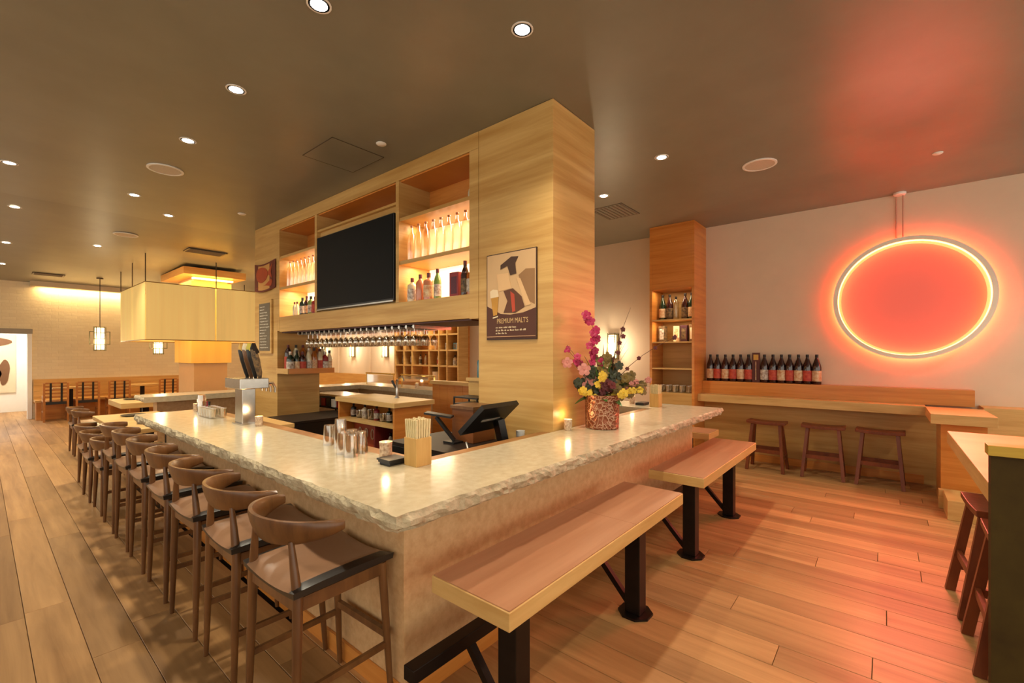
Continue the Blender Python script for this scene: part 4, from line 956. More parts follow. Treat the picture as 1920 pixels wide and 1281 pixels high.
flat([PU(0.10, 0.51), PU(0.26, 0.50), PU(0.23, 0.71), PU(0.15, 0.72)], mat('beer_gold', (196, 140, 50), 0.5, var=0.15), 'printed_beer_glass', 6)
flat([PU(0.08, 0.43), PU(0.14, 0.41), PU(0.24, 0.42), PU(0.27, 0.50), PU(0.09, 0.51)], mat('beer_foam', (232, 208, 170), 0.6, var=0.05), 'printed_foam', 7)
flat([PU(0.14, 0.735), PU(0.25, 0.72), PU(0.25, 0.735), PU(0.14, 0.75)], mat('beer_foam', (232, 208, 170)), 'printed_glass_foot', 7)
flat([PU(0.012, 0.958), PU(0.988, 0.958), PU(0.988, 0.966), PU(0.012, 0.966)], mat('poster_line', (196, 150, 110), 0.6, var=0.05), 'printed_rule', 7)
def text_mesh(s, size, xpos, ypos_, zpos, m, parent, name='lettering', sx=1.0):
    cu = bpy.data.curves.new('txt', 'FONT'); cu.body = s; cu.size = size; cu.resolution_u = 2
    to = bpy.data.objects.new('txt', cu); COL.objects.link(to)
    dg = bpy.context.evaluated_depsgraph_get(); me = bpy.data.meshes.new_from_object(to.evaluated_get(dg)); bpy.data.objects.remove(to)
    # text x -> -Y (rightwards as seen from the room), text y -> Z
    po_ = parent_org(parent)
    for v in me.vertices:
        a, b_ = v.co.x*sx, v.co.y; v.co = (xpos-po_[0], ypos_-a-po_[1], zpos+b_-po_[2])
    me.materials.append(m); o = bpy.data.objects.new(name, me); COL.objects.link(o); o.parent = parent; return o
M_ink = mat('poster_gold_ink', (216, 178, 122), 0.6, var=0.05); M_ink2 = mat('poster_white_ink', (226, 202, 164), 0.6, var=0.05)
XT = XF-0.0168
text_mesh("PREMIUM MALT'S", 0.058, XT, PU(0.22, 0)[0], PU(0, 0.81)[1], M_ink, psh, sx=0.74)
rl = random.Random(4); fine = B()
for v_, wmax in ((0.852, 0.42), (0.886, 0.62), (0.920, 0.24)):
    u_ = 0.20
    while u_ < 0.20+wmax:
        l = rl.uniform(0.03, 0.09); y1_, z_ = PU(u_, v_); y0_ = PU(min(u_+l, 0.20+wmax), v_)[0]
        x_ = y1_
        while x_ > y0_:
            w_ = rl.uniform(0.004, 0.008); hgt = rl.choice((0.009, 0.009, 0.014)); fine.box(XT-0.0002, XT, max(x_-w_, y0_), x_, z_-0.009, z_-0.009+hgt); x_ -= w_+0.0022
        u_ += l+0.02
fine.build('fine_print', M_ink2, psh)['kind'] = 'stuff'

# ------------------------------------------------------------------ things on the stone counter
CT = ZT
M_bamboo = wood('bamboo', (212, 172, 104), (190, 146, 78), (30, 30, 3), 0.45)
M_chop = mat('pale_chopsticks', (228, 210, 160), 0.6, var=0.12, vscale=40)
def chop_box(x, y, label, n=16):
    t = thing('chopstick_box', label, 'holder', (x, y, CT), 'chopstick boxes'); w = 0.05; h = 0.145; k_ = 0.008
    bx = B(); bx.box(x-w, x+w, y-w, y-w+k_, CT, CT+h); bx.box(x-w, x+w, y+w-k_, y+w, CT, CT+h); bx.box(x-w, x-w+k_, y-w+k_, y+w-k_, CT, CT+h); bx.box(x+w-k_, x+w, y-w+k_, y+w-k_, CT, CT+h); bx.box(x-w+k_, x+w-k_, y-w+k_, y+w-k_, CT, CT+0.008)
    bx.build('box', M_bamboo, t, bevel=0.002)
    return t
rch = random.Random(9)
def chopsticks(x, y, label):
    for i in range(6):
        for j in range(6):
            px, py = x-0.033+0.0132*i, y-0.033+0.0132*j
            dx, dy = (px-x)*0.28, (py-y)*0.28; hh = 0.23+rch.uniform(-0.004, 0.004)
            o = B().bar((px, py, CT+0.009), (px+dx, py+dy, CT+0.009+hh), 0.0105, 0.0105).build('chopsticks', M_chop, None, org=(px, py, CT+0.009))
            tag(o, label, 'chopsticks', 'chopsticks in the '+('near' if x < 2 else 'far')+' box')
chop_box(1.475, 1.875+0.0, 'square bamboo chopstick box at the inner corner of the counter'); chopsticks(1.475, 1.875, 'pale pair of wooden chopsticks upright in the near bamboo box')
chop_box(4.74, 1.92, 'square bamboo chopstick box near the far end of the counter'); chopsticks(4.74, 1.92, 'pale pair of wooden chopsticks upright in the far bamboo box')
candle(1.44, 2.11, CT, 'white lit candle beside the black dish at the counter corner', 1.08)
candle(1.44, 3.84, CT, 'lit candle at the foot of the beer tap tower', 0.9)
candle(2.86, 1.84, CT, 'lit candle in front of the flower vase', 0.95)
candle(4.86, 2.25, CT, 'lit candle behind the flowers on the far arm of the counter', 1.0)
candle(1.40, 5.28, CT, 'lit candle at the left end of the stone counter', 0.9)
dsh = thing('black_dish', 'stack of small black lacquer dishes beside the chopstick box', 'dish', (1.40, 2.0, CT))
for k in range(3): B().prism([(1.40+(0.05+0.006*k)*math.cos(PI/4+q*PI/2)*1.3, 1.995+(0.05+0.006*k)*math.sin(PI/4+q*PI/2)*1.3) for q in range(4)], CT+0.011*k, CT+0.011*k+0.01).build('dish', M_black, dsh, bevel=0.002)
dsh2 = thing('black_dish', 'black lacquer dish on the far arm beside the far chopstick box', 'dish', (4.8, 2.12, CT))
B().box(4.74, 4.9, 2.06, 2.16, CT, CT+0.03).build('dish', M_black, dsh2, bevel=0.006)
M_pint = glass('pint_glass', (252, 246, 236), 0.16)
def glass_stack(x, y, n, label, r=0.042, h=0.125):
    t = thing('glass_stack', label, 'glasses', (x, y, CT), 'upturned pint glasses on the counter')
    for k in range(n):
        z = CT+k*0.052
        B().lathe([(r, 0.0), (r*0.78, h), (0.0, h), (0.0, h-0.006), (r*0.74, h-0.006), (r-0.003, 0.0)], 18, (x, y, z)).build('pint_glass', M_pint, t, smooth=True)
glass_stack(1.436, 2.715, 1, 'single upturned pint glass left of the tall stack'); glass_stack(1.436, 2.58, 2, 'tall stack of two upturned pint glasses')
for k, (x, y, lab) in enumerate([(1.436, 2.45, 'upturned pint glass just right of the tall stack'), (1.36, 2.41, 'upturned pint glass in the middle of the short group'), (1.436, 2.355, 'upturned pint glass at the front of the short group'), (1.35, 2.31, 'upturned pint glass nearest the candle and dish')]):
    glass_stack(x, y, 1, lab)
glass_stack(1.40, 5.12, 2, 'stack of upturned glasses at the left end of the counter')
sk = thing('sauce_caddy', 'small red and black sauce bottles beside the left glass stack', 'caddy', (1.42, 5.0, CT))
for k, m_ in enumerate((M_red, M_black)): B().lathe([(0.018, 0), (0.02, 0.06), (0.009, 0.09), (0.011, 0.12), (0.0, 0.122)], 12, (1.42, 5.02-0.05*k, CT)).build('sauce_bottle', m_, sk, smooth=True)
for k in range(10):
    tumbler(1.42-0.08*(k % 2), 4.90-0.075*(k//2), CT, 0.033, 0.085, 'short clear tumbler in the tray of tumblers left of the beer taps', 'tumblers left of the beer taps')

# beer tap tower
M_yel0 = mat('yellow_badge', (206, 190, 70), 0.4, var=0.2)
bt = thing('beer_tap_tower', 'brushed steel beer tap tower with dark handles on the counter', 'tap', (1.43, 4.07, CT))
B().box(1.37, 1.47, 3.99, 4.15, CT, 1.21).build('column', M_steel, bt, bevel=0.004)
B().box(1.355, 1.485, 3.975, 4.165, CT, CT+0.012).build('foot', M_steel, bt)
B().box(1.34, 1.56, 3.95, 4.29, 1.211, 1.295).build('head', M_steel, bt, bevel=0.006)
for k, (y, m_) in enumerate([(4.25, M_gold), (4.16, M_pale), (4.07, M_yel0), (3.98, M_blackst)]):
    h = bt
    hd = B().tube([(1.50, y, 1.295), (1.495, y, 1.34), (1.47, y, 1.45), (1.45, y, 1.53), (1.455, y, 1.575)], [0.012, 0.022, 0.028, 0.024, 0.012], 10).build('tap_handle', [M_black, M_stool, M_black, M_labk][k], bt, smooth=True)
    B().tube([(1.47, y, 1.50), (1.45, y, 1.545), (1.45, y, 1.585)], [0.028, 0.026, 0.014], 10).build('handle_top', m_, hd, smooth=True)
    B().tube([(1.56, y, 1.25), (1.60, y, 1.25), (1.62, y, 1.21), (1.62, y, 1.17)], [0.01, 0.012, 0.011, 0.009], 8).build('spout', M_steel, bt, smooth=True)

# order terminal seen from behind, receipt printer and wooden box
ps = thing('order_terminal', 'black touchscreen order terminal seen from behind at the pillar', 'monitor', (2.4, 2.3, 0.8))
B().box(2.38, 2.60, 2.09, 2.29, 0.80, 0.822).build('foot', M_black, ps, bevel=0.004)
B().bar((2.50, 2.17, 0.82), (2.46, 2.19, 1.02), 0.12, 0.05).build('stand', M_black, ps)
def tilted(w, h, t_, off, name, m):
    """slab in the screen plane: the screen faces +y (the bartender) and leans back"""
    c = Vector((2.38, 2.20, 1.03)); a = Vector((1.0, 0.05, 0.0)).normalized(); nrm_ = Vector((-0.03, 0.67, 0.74)).normalized(); b_ = nrm_.cross(a).normalized()
    vs_ = [c+nrm_*(off+tt)+a*sx*w/2+b_*sy*h/2 for tt in (0, t_) for sx, sy in ((-1,-1),(1,-1),(1,1),(-1,1))]
    return B().add([tuple(v) for v in vs_], [(0,3,2,1),(4,5,6,7),(0,1,5,4),(1,2,6,5),(2,3,7,6),(3,0,4,7)]).build(name, m, ps)
tilted(0.40, 0.30, 0.035, -0.01, 'housing', M_black); tilted(0.37, 0.27, 0.002, 0.0255, 'screen', emit('terminal_screen', (90, 100, 120), 0.25)); tilted(0.2, 0.02, 0.004, -0.0145, 'vent_slot', M_grey)
wx = thing('wooden_box', 'brown wooden drawer box behind the order terminal', 'box', (2.58, 2.56, 0.8))
B().box(2.45, 2.70, 2.44, 2.68, 0.801, 1.06).build('body', wood('brown_box', (140, 82, 40), (104, 58, 26), (3, 3, 18), 0.4), wx, bevel=0.004); B().box(2.44, 2.71, 2.43, 2.69, 1.061, 1.085).build('lid', M_stool, wx)
lv = B().bar((2.40, 2.60, 0.82), (2.32, 2.72, 1.0), 0.05, 0.02); lv.bar((2.28, 2.80, 1.03), (2.40, 2.62, 1.0), 0.1, 0.015)
dk = thing('tablet_stand', 'dark angled tablet stand beside the wooden box', 'stand', (2.39, 2.6, 0.8)); lv.build('stand', M_black, dk); B().box(2.34, 2.44, 2.54, 2.66, 0.80, 0.815).build('foot', M_black, dk)
cb_ = thing('terminal_cable', 'loose white cable looping under the order terminal', 'cable', (2.2, 2.3, 0.8))
B().tube([(2.30, 2.35, 0.83), (2.22, 2.28, 0.87), (2.16, 2.2, 0.84), (2.2, 2.12, 0.83), (2.3, 2.08, 0.81)], 0.006, 6).build('cord', M_white, cb_, smooth=True)
cup = B().lathe([(0.03, 0), (0.035, 0.11), (0.032, 0.11), (0.027, 0.006), (0, 0.006)], 16, (2.66, 2.14, 0.80)).build('paper_cup', M_white, None, org=(2.66, 2.14, 0.8), smooth=True)
tag(cup, 'white paper cup between the order terminal and the pillar', 'cup')

# ------------------------------------------------------------------ flower vase
VX, VY = 3.13, 1.70
va = thing('flower_vase', 'round embossed metal vase holding the flower arrangement', 'vase', (VX, VY, CT))
def vase_mat():
    m, nt, b = new_mat('embossed_copper'); N = nt.nodes; L = nt.links
    g = N.new('ShaderNodeNewGeometry'); v = N.new('ShaderNodeTexVoronoi'); v.feature = 'DISTANCE_TO_EDGE'; v.inputs['Scale'].default_value = 34
    nz = N.new('ShaderNodeTexNoise'); nz.inputs['Scale'].default_value = 9; mx = N.new('ShaderNodeMix'); mx.data_type = 'VECTOR'; mx.inputs[0].default_value = 0.12
    L.new(g.outputs['Position'], nz.inputs['Vector']); L.new(g.outputs['Position'], mx.inputs[4]); L.new(nz.outputs['Color'], mx.inputs[5]); L.new(mx.outputs[1], v.inputs['Vector'])
    r = N.new('ShaderNodeValToRGB'); r.color_ramp.elements[0].position = 0.02; r.color_ramp.elements[1].position = 0.09; r.color_ramp.elements[0].color = (*lin((190, 150, 120)), 1); r.color_ramp.elements[1].color = (*lin((136, 78, 54)), 1)
    L.new(v.outputs['Distance'], r.inputs['Fac']); L.new(r.outputs['Color'], b.inputs['Base Color'])
    bp = N.new('ShaderNodeBump'); bp.inputs['Strength'].default_value = 0.7; bp.inputs['Distance'].default_value = 0.01; bp.invert = True
    L.new(v.outputs['Distance'], bp.inputs['Height']); L.new(bp.outputs['Normal'], b.inputs['Normal']); b.inputs['Metallic'].default_value = 0.7; b.inputs['Roughness'].default_value = 0.32
    return m
B().lathe([(0.0, 0.0), (0.122, 0.0), (0.128, 0.006), (0.132, 0.13), (0.134, 0.255), (0.136, 0.262), (0.128, 0.262), (0.124, 0.02), (0.0, 0.02)], 40, (VX, VY, CT)).build('body', vase_mat(), va, smooth=True)
B().lathe([(0.127, 0.215), (0.0, 0.22)], 24, (VX, VY, CT)).build('moss', mat('dark_moss', (60, 54, 30), 0.9, var=0.4, vscale=40), va)
rf = random.Random(21)
M_stem = mat('green_stem', (96, 104, 48), 0.6, var=0.2); M_twig = mat('brown_twig', (92, 60, 40), 0.7, var=0.2); M_leaf = mat('green_leaf', (72, 118, 40), 0.4, rgb2=(48, 82, 30), vscale=14)
M_mag = mat('magenta_petal', (186, 34, 84), 0.5, var=0.2, vscale=30); M_yel = mat('yellow_petal', (226, 184, 50), 0.5, var=0.15, vscale=30); M_pk = mat('blush_petal', (206, 130, 116), 0.5, var=0.2, vscale=30); M_mar = mat('maroon_petal', (104, 36, 36), 0.6, var=0.3, vscale=30); M_grass = mat('golden_grass', (176, 130, 52), 0.6, var=0.2)
def flower(c, r, m, facing, parent, name='blossom'):
    mb = B(); f = Vector(facing).normalized(); u = f.cross(Vector((0,0,1)) if abs(f.z) < 0.9 else Vector((1,0,0))).normalized(); w = u.cross(f); c = Vector(c)
    for p in range(5):
        a = 2*PI*p/5+0.3; dvec = u*math.cos(a)+w*math.sin(a); sd = f.cross(dvec)
        q = [c, c+dvec*r*0.5+sd*r*0.42+f*r*0.12, c+dvec*r*0.9+sd*r*0.34+f*r*0.05, c+dvec*r+f*0.0, c+dvec*r*0.9-sd*r*0.34+f*r*0.05, c+dvec*r*0.5-sd*r*0.42+f*r*0.12]
        k = [v-f*0.0025 for v in q]
        mb.add([tuple(v) for v in q+k], [tuple(range(6)), tuple(range(11, 5, -1))]+[(i_, (i_+1) % 6, 6+(i_+1) % 6, 6+i_) for i_ in range(6)])
    mb.lathe([(0.0, -r*0.1), (r*0.2, 0.0), (r*0.12, r*0.2), (0.0, r*0.25)], 6, tuple(c))
    return mb.build(name, m, parent)
def spray(name, label, path, r0, m_stem, blossoms, m_pet, r, seed):
    rs = random.Random(seed); base = path[0]
    t = thing(name, label, 'flower', base, 'stems in the flower vase')
    B().tube(path, [r0*(1-0.6*k/(len(path)-1)) for k in range(len(path))], 6).build('stem', m_stem, t, smooth=True)
    for k in range(blossoms):
        u = 0.45+0.55*k/max(1, blossoms-1); s_ = u*(len(path)-1); i_ = min(int(s_), len(path)-2); fr = s_-i_
        p = Vector(path[i_]).lerp(Vector(path[i_+1]), fr)+Vector((rs.uniform(-1, 1), rs.uniform(-1, 1), rs.uniform(-0.6, 0.6)))*r*1.0
        flower(p, r*rs.uniform(0.8, 1.15), m_pet, (-0.6+rs.uniform(-0.5, 0.3), -0.7+rs.uniform(-0.4, 0.4), rs.uniform(-0.1, 0.5)), t)
    return t
def arc(dx, dy, h, bend=0.3, n=7, x0=0.0, y0=0.0, droop=0.0):
    pts_ = []
    for k in range(n):
        u = k/(n-1); pts_.append((VX+x0+dx*u**1.6, VY+y0+dy*u**1.6, CT+0.205+h*(u-droop*u*u)))
    return pts_
# view right runs roughly along (0.64,-0.77)
R_ = lambda s, f=0.0: (0.6415*s+0.7671*f, -0.7671*s+0.6415*f)
def sp(name, label, right, fwd, h, ms, nb, mp, r, seed, droop=0.0, r0=0.004, x0=0.0):
    dx, dy = R_(right, fwd); bx_, by_ = R_(x0)
    return spray(name, label, arc(dx, dy, h, x0=bx_, y0=by_, droop=droop), r0, ms, nb, mp, r, seed)
sp('orchid_stem', 'tall magenta orchid stem rising highest from the vase', -0.07, -0.02, 0.66, M_stem, 14, M_mag, 0.036, 1, x0=-0.02)
sp('orchid_stem', 'magenta orchid stem leaning left against the pillar', -0.23, -0.05, 0.44, M_stem, 7, M_mag, 0.036, 2, x0=-0.05)
sp('orchid_stem', 'blush pink orchid stem drooping left of the vase', -0.19, -0.1, 0.30, M_stem, 4, M_pk, 0.048, 3, x0=-0.05)
sp('orchid_stem', 'short yellow orchid stem at the left front of the vase', -0.15, -0.12, 0.10, M_stem, 8, M_yel, 0.03, 4, x0=-0.03)
sp('orchid_stem', 'yellow orchid stem in the upper middle of the arrangement', -0.03, -0.1, 0.22, M_stem, 8, M_yel, 0.03, 5)
sp('orchid_stem', 'yellow orchid stem spilling over the right front of the vase', 0.13, -0.12, 0.07, M_stem, 7, M_yel, 0.03, 6, x0=0.02)
sp('orchid_stem', 'yellow orchid stem reaching right of the vase', 0.24, -0.04, 0.10, M_stem, 7, M_yel, 0.03, 7, x0=0.05)
sp('orchid_stem', 'blush pink orchid stem at the right end of the arrangement', 0.30, 0.02, 0.17, M_twig, 7, M_pk, 0.026, 8, x0=0.05)
sp('budding_branch', 'thin branch with maroon buds standing tall on the right', 0.15, 0.03, 0.58, M_twig, 6, M_mar, 0.024, 9, x0=0.03)
sp('budding_branch', 'long arching branch with red buds reaching far right', 0.52, 0.05, 0.62, M_twig, 4, M_mar, 0.02, 10, droop=0.2, x0=0.05)
sp('budding_branch', 'bare twig rising to the upper right', 0.20, 0.06, 0.74, M_twig, 1, M_mar, 0.012, 11, x0=0.04)
sp('budding_branch', 'maroon foliage stem in the centre of the arrangement', 0.05, -0.08, 0.16, M_twig, 14, M_mar, 0.04, 12)
sp('budding_branch', 'bare dark twig leaning left across the pillar corner', -0.30, 0.0, 0.48, M_twig, 0, M_mar, 0.02, 13, x0=-0.04, r0=0.003)
def leaf(label, right, fwd, h, L, wdt, m, x0=0.0, droop=0.6):
    dx, dy = R_(right, fwd); bx_, by_ = R_(x0); p = arc(dx, dy, h, x0=bx_, y0=by_, droop=droop, n=9); mb = B(); vs_ = []; fs_ = []
    side = Vector((-dy, dx, 0)).normalized() if (dx or dy) else Vector((1, 0, 0))
    for k, q in enumerate(p):
        u = k/(len(p)-1); w = wdt*max(0.06, math.sin(PI*min(1.0, u*0.95+0.05)))**0.8; q = Vector(q)
        vs_ += [tuple(q-side*w+Vector((0, 0, 0.25*w))), tuple(q), tuple(q+side*w+Vector((0, 0, 0.25*w)))]
    n0 = len(vs_); vs_ += [(a, b_, c-0.002) for a, b_, c in vs_]
    for k in range(len(p)-1):
        for s_ in (0, 1):
            a = k*3+s_; fs_.append((a, a+1, a+4, a+3)); fs_.append((n0+a+3, n0+a+4, n0+a+1, n0+a))
    o = mb.add(vs_, fs_).build('leaf', m, None, org=p[0], smooth=True); return tag(o, label, 'leaf', 'leaves in the flower vase')
leaf('broad green leaf drooping over the left rim of the vase', -0.17, -0.06, 0.13, 0, 0.045, M_leaf, -0.05, 1.1)
leaf('broad bright green leaf at the front of the vase', 0.02, -0.16, 0.16, 0, 0.055, M_leaf, -0.02, 0.9)
leaf('broad green leaf behind the front leaf', 0.05, -0.10, 0.24, 0, 0.04, M_leaf, 0.01, 0.6)
leaf('broad green leaf hanging at the right front rim', 0.08, -0.14, 0.10, 0, 0.045, M_leaf, 0.04, 1.2)
M_dleaf = mat('dark_foliage', (58, 62, 34), 0.5, var=0.4, vscale=20); M_oleaf = mat('olive_foliage', (130, 104, 40), 0.5, var=0.3, vscale=20)
for k, (rt, hh, m_, lab) in enumerate([(-0.16, 0.16, M_dleaf, 'dark green foliage stem low on the left'), (-0.08, 0.26, M_dleaf, 'dark green foliage stem left of centre'), (0.02, 0.34, M_oleaf, 'olive foliage stem rising in the centre'), (0.10, 0.26, M_dleaf, 'dark green foliage stem right of centre'), (0.18, 0.20, M_oleaf, 'olive foliage stem on the right'), (0.26, 0.12, M_oleaf, 'olive foliage stem low on the far right')]):
    sp('foliage_stem', lab, rt, -0.05+0.02*k, hh, M_stem, 14, m_, 0.04, 40+k, x0=rt*0.3)
for k in range(26):
    a = -0.17+0.022*k
    leaf('long thin grass blade in the arrangement, %s' % (['leaning left', 'upright', 'arching right'][0 if a < -0.03 else 1 if a < 0.12 else 2]), a*0.9, rf.uniform(-0.08, 0.1), 0.26+0.2*rf.random()+(0.12 if 0 < a < 0.2 else 0), 0, 0.008, [M_grass, M_stem, M_leaf][k % 3], a*0.25, 0.15+0.5*(a > 0.2))

# ------------------------------------------------------------------ yellow fabric shade around a column
def fabric(name, rgb, strength):
    m, nt, b = new_mat(name); N = nt.nodes; L = nt.links
    g = N.new('ShaderNodeNewGeometry'); mp = N.new('ShaderNodeMapping'); mp.inputs['Scale'].default_value = (7, 7, 0.4); n1 = N.new('ShaderNodeTexNoise'); n1.inputs['Scale'].default_value = 1.0; n1.inputs['Detail'].default_value = 4
    L.new(g.outputs['Position'], mp.inputs['Vector']); L.new(mp.outputs[0], n1.inputs['Vector'])
    r = N.new('ShaderNodeValToRGB'); c = lin(rgb); r.color_ramp.elements[0].position = 0.3; r.color_ramp.elements[1].position = 0.7; r.color_ramp.elements[0].color = (*[v*0.85 for v in c], 1); r.color_ramp.elements[1].color = (*c, 1)
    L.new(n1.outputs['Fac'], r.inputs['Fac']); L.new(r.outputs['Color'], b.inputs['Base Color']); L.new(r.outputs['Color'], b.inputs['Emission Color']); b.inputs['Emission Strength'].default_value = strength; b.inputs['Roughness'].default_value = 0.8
    return m
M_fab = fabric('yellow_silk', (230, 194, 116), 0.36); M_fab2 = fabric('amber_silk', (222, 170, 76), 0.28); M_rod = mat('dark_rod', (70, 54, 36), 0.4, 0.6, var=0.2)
sh = thing('hanging_shade', 'huge rectangular yellow fabric shade hung on rods from the ceiling', 'lampshade', (3.0, 11.3, 1.74))
SX0, SX1, SY0, SY1, SZ0, SZ1 = 1.93, 4.3, 10.24, 12.4, 1.745, 2.81
for a, b_ in ((SX0+0.012, 3.03), (3.05, SX1)): B().box(a, b_, SY0, SY0+0.008, SZ0+0.015, SZ1-0.015).build('fabric_panel', M_fab, sh)
for a, b_ in ((SY0+0.012, 11.3), (11.315, SY1)): B().box(SX0, SX0+0.008, a, b_, SZ0+0.015, SZ1-0.015).build('fabric_panel', M_fab, sh)
B().box(SX1-0.008, SX1, SY0+0.01, SY1, SZ0+0.015, SZ1-0.015).build('fabric_panel', M_fab, sh); B().box(SX0, SX1, SY1-0.008, SY1, SZ0+0.015, SZ1-0.015).build('fabric_panel', M_fab, sh)
M_fr2 = mat('bronze_frame', (150, 112, 50), 0.5, 0.3, var=0.1)
for z in (SZ0, SZ1-0.015):
    B().box(SX0, SX1, SY0, SY0+0.012, z, z+0.015).build('frame_bar', M_fr2, sh); B().box(SX0, SX1, SY1-0.012, SY1, z, z+0.015).build('frame_bar', M_fr2, sh)
    B().box(SX0, SX0+0.012, SY0+0.012, SY1-0.012, z, z+0.015).build('frame_bar', M_fr2, sh); B().box(SX1-0.012, SX1, SY0+0.012, SY1-0.012, z, z+0.015).build('frame_bar', M_fr2, sh)
for x, y in ((SX0, SY0), (SX0, 11.3), (SX0, SY1), (3.04, SY0), (SX1, SY0), (SX1, SY1)): B().tube([(x+0.006, y+0.004, SZ1), (x+0.006, y+0.004, zc(y)-0.001)], 0.009, 6).build('rod', M_rod, sh)
light('shade_lamp', 'POINT', (2.4, 10.7, 2.3), 22, (1.0, 0.74, 0.34), sh, shadow_soft_size=0.2)
light('shade_lamp', 'POINT', (4.0, 10.7, 2.3), 14, (1.0, 0.74, 0.34), sh, shadow_soft_size=0.2)
pc = thing('column', None, None, (3.15, 11.5, 0)); pc['kind'] = 'structure'; pc.name = 'trim_7'
B().box(2.86, 3.47, 10.96, 12.05, 0, zc(12.05)-0.004).build('column_shaft', mat('tan_column', (214, 176, 128), 0.6, var=0.04), pc)
cs_ = thing('column_lantern', 'amber fabric lantern wrapped around the column inside the big shade', 'lampshade', (3.15, 11.5, 1.3))
CX0, CX1, CY0, CY1, CZ0, CZ1 = 2.80, 3.53, 10.90, 12.11, 1.30, 3.0
for n_, bx_ in (('fabric_panel', (CX0, CX1, CY0, CY0+0.01)), ('fabric_panel', (CX0, CX0+0.01, CY0+0.011, CY1)), ('fabric_panel', (CX1-0.01, CX1, CY0+0.011, CY1)), ('fabric_panel', (CX0+0.011, CX1-0.011, CY1-0.01, CY1))):
    B().box(*bx_, CZ0, CZ1).build(n_, M_fab2, cs_)
B().box(2.60, 3.72, 10.62, 12.35, 3.09, zc(12.35)-0.003).build('cap', M_plk, cs_)
light('lantern_lamp', 'AREA', (3.15, 10.76, 3.06), 10, (1.0, 0.78, 0.36), cs_, shape='RECTANGLE', size=1.0, size_y=0.12)
light('lantern_lamp', 'AREA', (2.70, 11.5, 3.06), 8, (1.0, 0.78, 0.36), cs_, shape='RECTANGLE', size=0.12, size_y=1.2)
B().box(2.8, 3.53, 10.80, 10.88, 3.03, 3.06).build('light_strip', emit('lantern_led', (255, 216, 110), 6.0), cs_)

# pendant lanterns by the far wall
def pendant(x, y, zb, label):
    t = thing('pendant_lantern', label, 'light', (x, y, zb), 'lattice pendant lanterns'); zt = zb+0.5
    B().lathe([(0.085, 0.0), (0.085, 0.50)], 20, (x, y, zb)).build('diffuser', M_lampw, t, smooth=True)
    for q in range(8):
        a = q*PI/4; B().bar((x+0.1*math.cos(a), y+0.1*math.sin(a), zb-0.02), (x+0.1*math.cos(a), y+0.1*math.sin(a), zt+0.02), 0.012, 0.012).build('bar', M_lattice, t)
    for z in (zb, zb+0.12, zb+0.25, zb+0.38, zb+0.5):
        pth = [(x+0.1*math.cos(2*PI*k/16), y+0.1*math.sin(2*PI*k/16), z) for k in range(17)]; B().tube(pth, 0.007, 5, False).build('hoop', M_lattice, t)
    for s_ in (-1, 1):
        for z in (zb+0.12, zb+0.40): B().box(x+s_*0.135-0.035, x+s_*0.135+0.035, y-0.008, y+0.008, z, z+0.015).build('wing_bar', M_lattice, t)
        B().box(x+s_*0.168-0.008, x+s_*0.168+0.008, y-0.008, y+0.008, zb+0.12, zb+0.415).build('wing_bar', M_lattice, t)
    B().tube([(x, y, zt+0.02), (x, y, zc(y)-0.02)], 0.008, 6).build('cord', M_rod, t); B().lathe([(0.06, 0), (0.06, -0.02), (0, -0.025)], 14, (x, y, zc(y))).build('canopy', M_rod, t)
    light('pendant_lamp', 'POINT', (x, y-0.2, zb+0.2), 9, (1.0, 0.8, 0.5), t, shadow_soft_size=0.1)
pendant(1.75, 13.5, 1.58, 'lit lattice pendant lantern hanging left of the yellow shade')
pendant(2.80, 13.5, 1.50, 'lit lattice pendant lantern half hidden below the yellow shade')
pendant(4.86, 13.5, 1.58, 'lit lattice pendant lantern behind the beer tap handles')

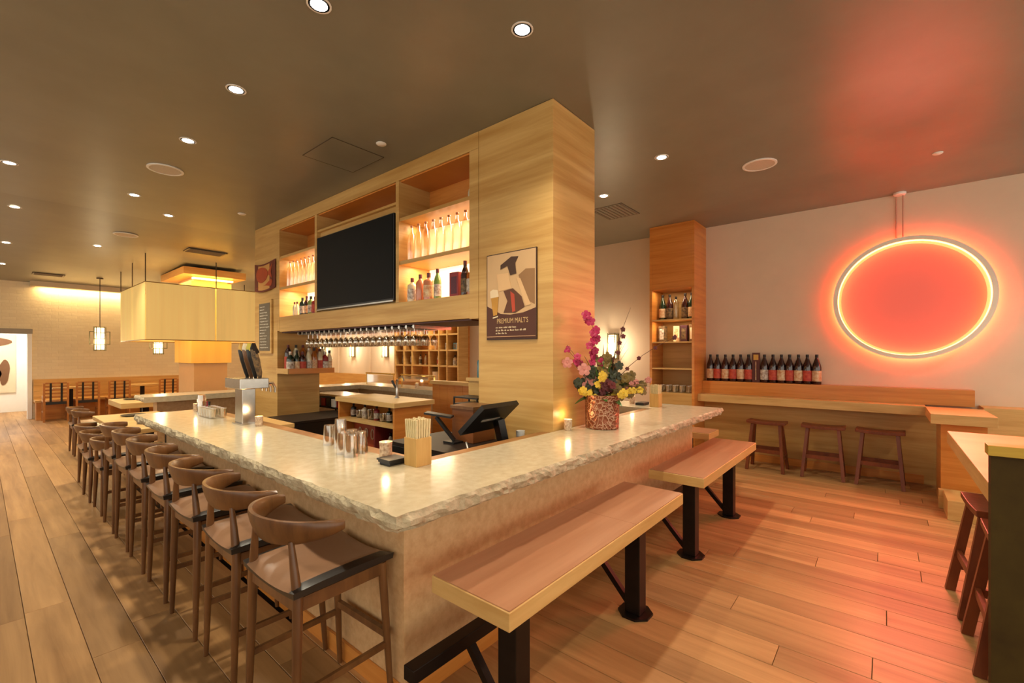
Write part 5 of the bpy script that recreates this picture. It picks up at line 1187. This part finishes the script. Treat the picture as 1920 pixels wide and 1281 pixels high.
# ------------------------------------------------------------------ far banquette and ladder-back chairs
bq = thing('banquette', 'long honey wood banquette under the white brick wall', 'bench', (2.2, 14.7, 0))
for k in range(4): B().box(0.81, 3.64, 14.93, 14.995, 0.36+0.137*k, 0.36+0.137*k+0.134).build('back_plank', M_plk, bq)
B().box(0.81, 3.64, 14.45, 14.929, 0.40, 0.45).build('seat_board', M_plk, bq); B().box(0.83, 3.62, 14.55, 14.92, 0, 0.399).build('plinth', M_ven_o, bq)
def make_ladder(label):
    """local: back toward -y (nearest the camera), seat toward +y"""
    t = thing('ladder_chair', label, 'chair', (0,0,0), 'ladder-back chairs at the banquette')
    for s_ in (-1, 1):
        B().bar((0.185*s_, 0, 0), (0.185*s_, -0.03, 0.85), 0.035, 0.035, up=(0, 1, 0)).build('rear_leg', M_chair, t, org=(0,0,0)); B().box(0.185*s_-0.018, 0.185*s_+0.018, 0.36, 0.396, 0, 0.43).build('front_leg', M_chair, t, org=(0,0,0))
        B().box(0.185*s_-0.012, 0.185*s_+0.012, 0.02, 0.36, 0.2, 0.23).build('stretcher', M_chair, t, org=(0,0,0))
        B().bar((0.085*s_, -0.014, 0.44), (0.085*s_, -0.046, 0.85), 0.035, 0.01, up=(0, 1, 0)).build('strap', M_black, t, org=(0,0,0))
    for q in range(5): z = 0.53+0.075*q; B().box(-0.168, 0.168, -0.01-0.032*(z-0.3), 0.008-0.032*(z-0.3), z, z+0.035).build('slat', M_chair, t, org=(0,0,0))
    B().box(-0.2, 0.2, -0.005, 0.40, 0.43, 0.455).build('seat', M_chair, t, org=(0,0,0)); B().box(-0.16, 0.16, -0.02, -0.006, 0.38, 0.44).build('seat_strap', M_black, t, org=(0,0,0))
    return t
ld = None
for k, (x, lab) in enumerate([(1.10, 'ladder-back pine chair with dark straps, leftmost by the doorway'), (1.61, 'ladder-back pine chair with dark straps, second from the doorway'), (2.16, 'ladder-back pine chair with dark straps, third from the doorway'), (3.11, 'red-brown ladder-back chair, rightmost at the banquette')]):
    if ld is None: ld = make_ladder(lab); o = ld
    else: o = copy_tree(ld); o['label'] = lab
    o.location = (x, 14.0, 0)
for k, x in enumerate((1.355, 2.64)): table('banquette_table', 'small square table between banquette and ladder-back chairs, %s' % ['near the doorway', 'under the second pendant'][k], x-0.3, x+0.3, 14.08, 14.52, 0.74, 0.04, plate_=0.05)
candle(1.75, 8.95, 0.76, 'lit candle on the thick dining table', 1.0)
candle(0.95, 14.6, 0.455, 'lit candle at the left end of the banquette', 1.0)
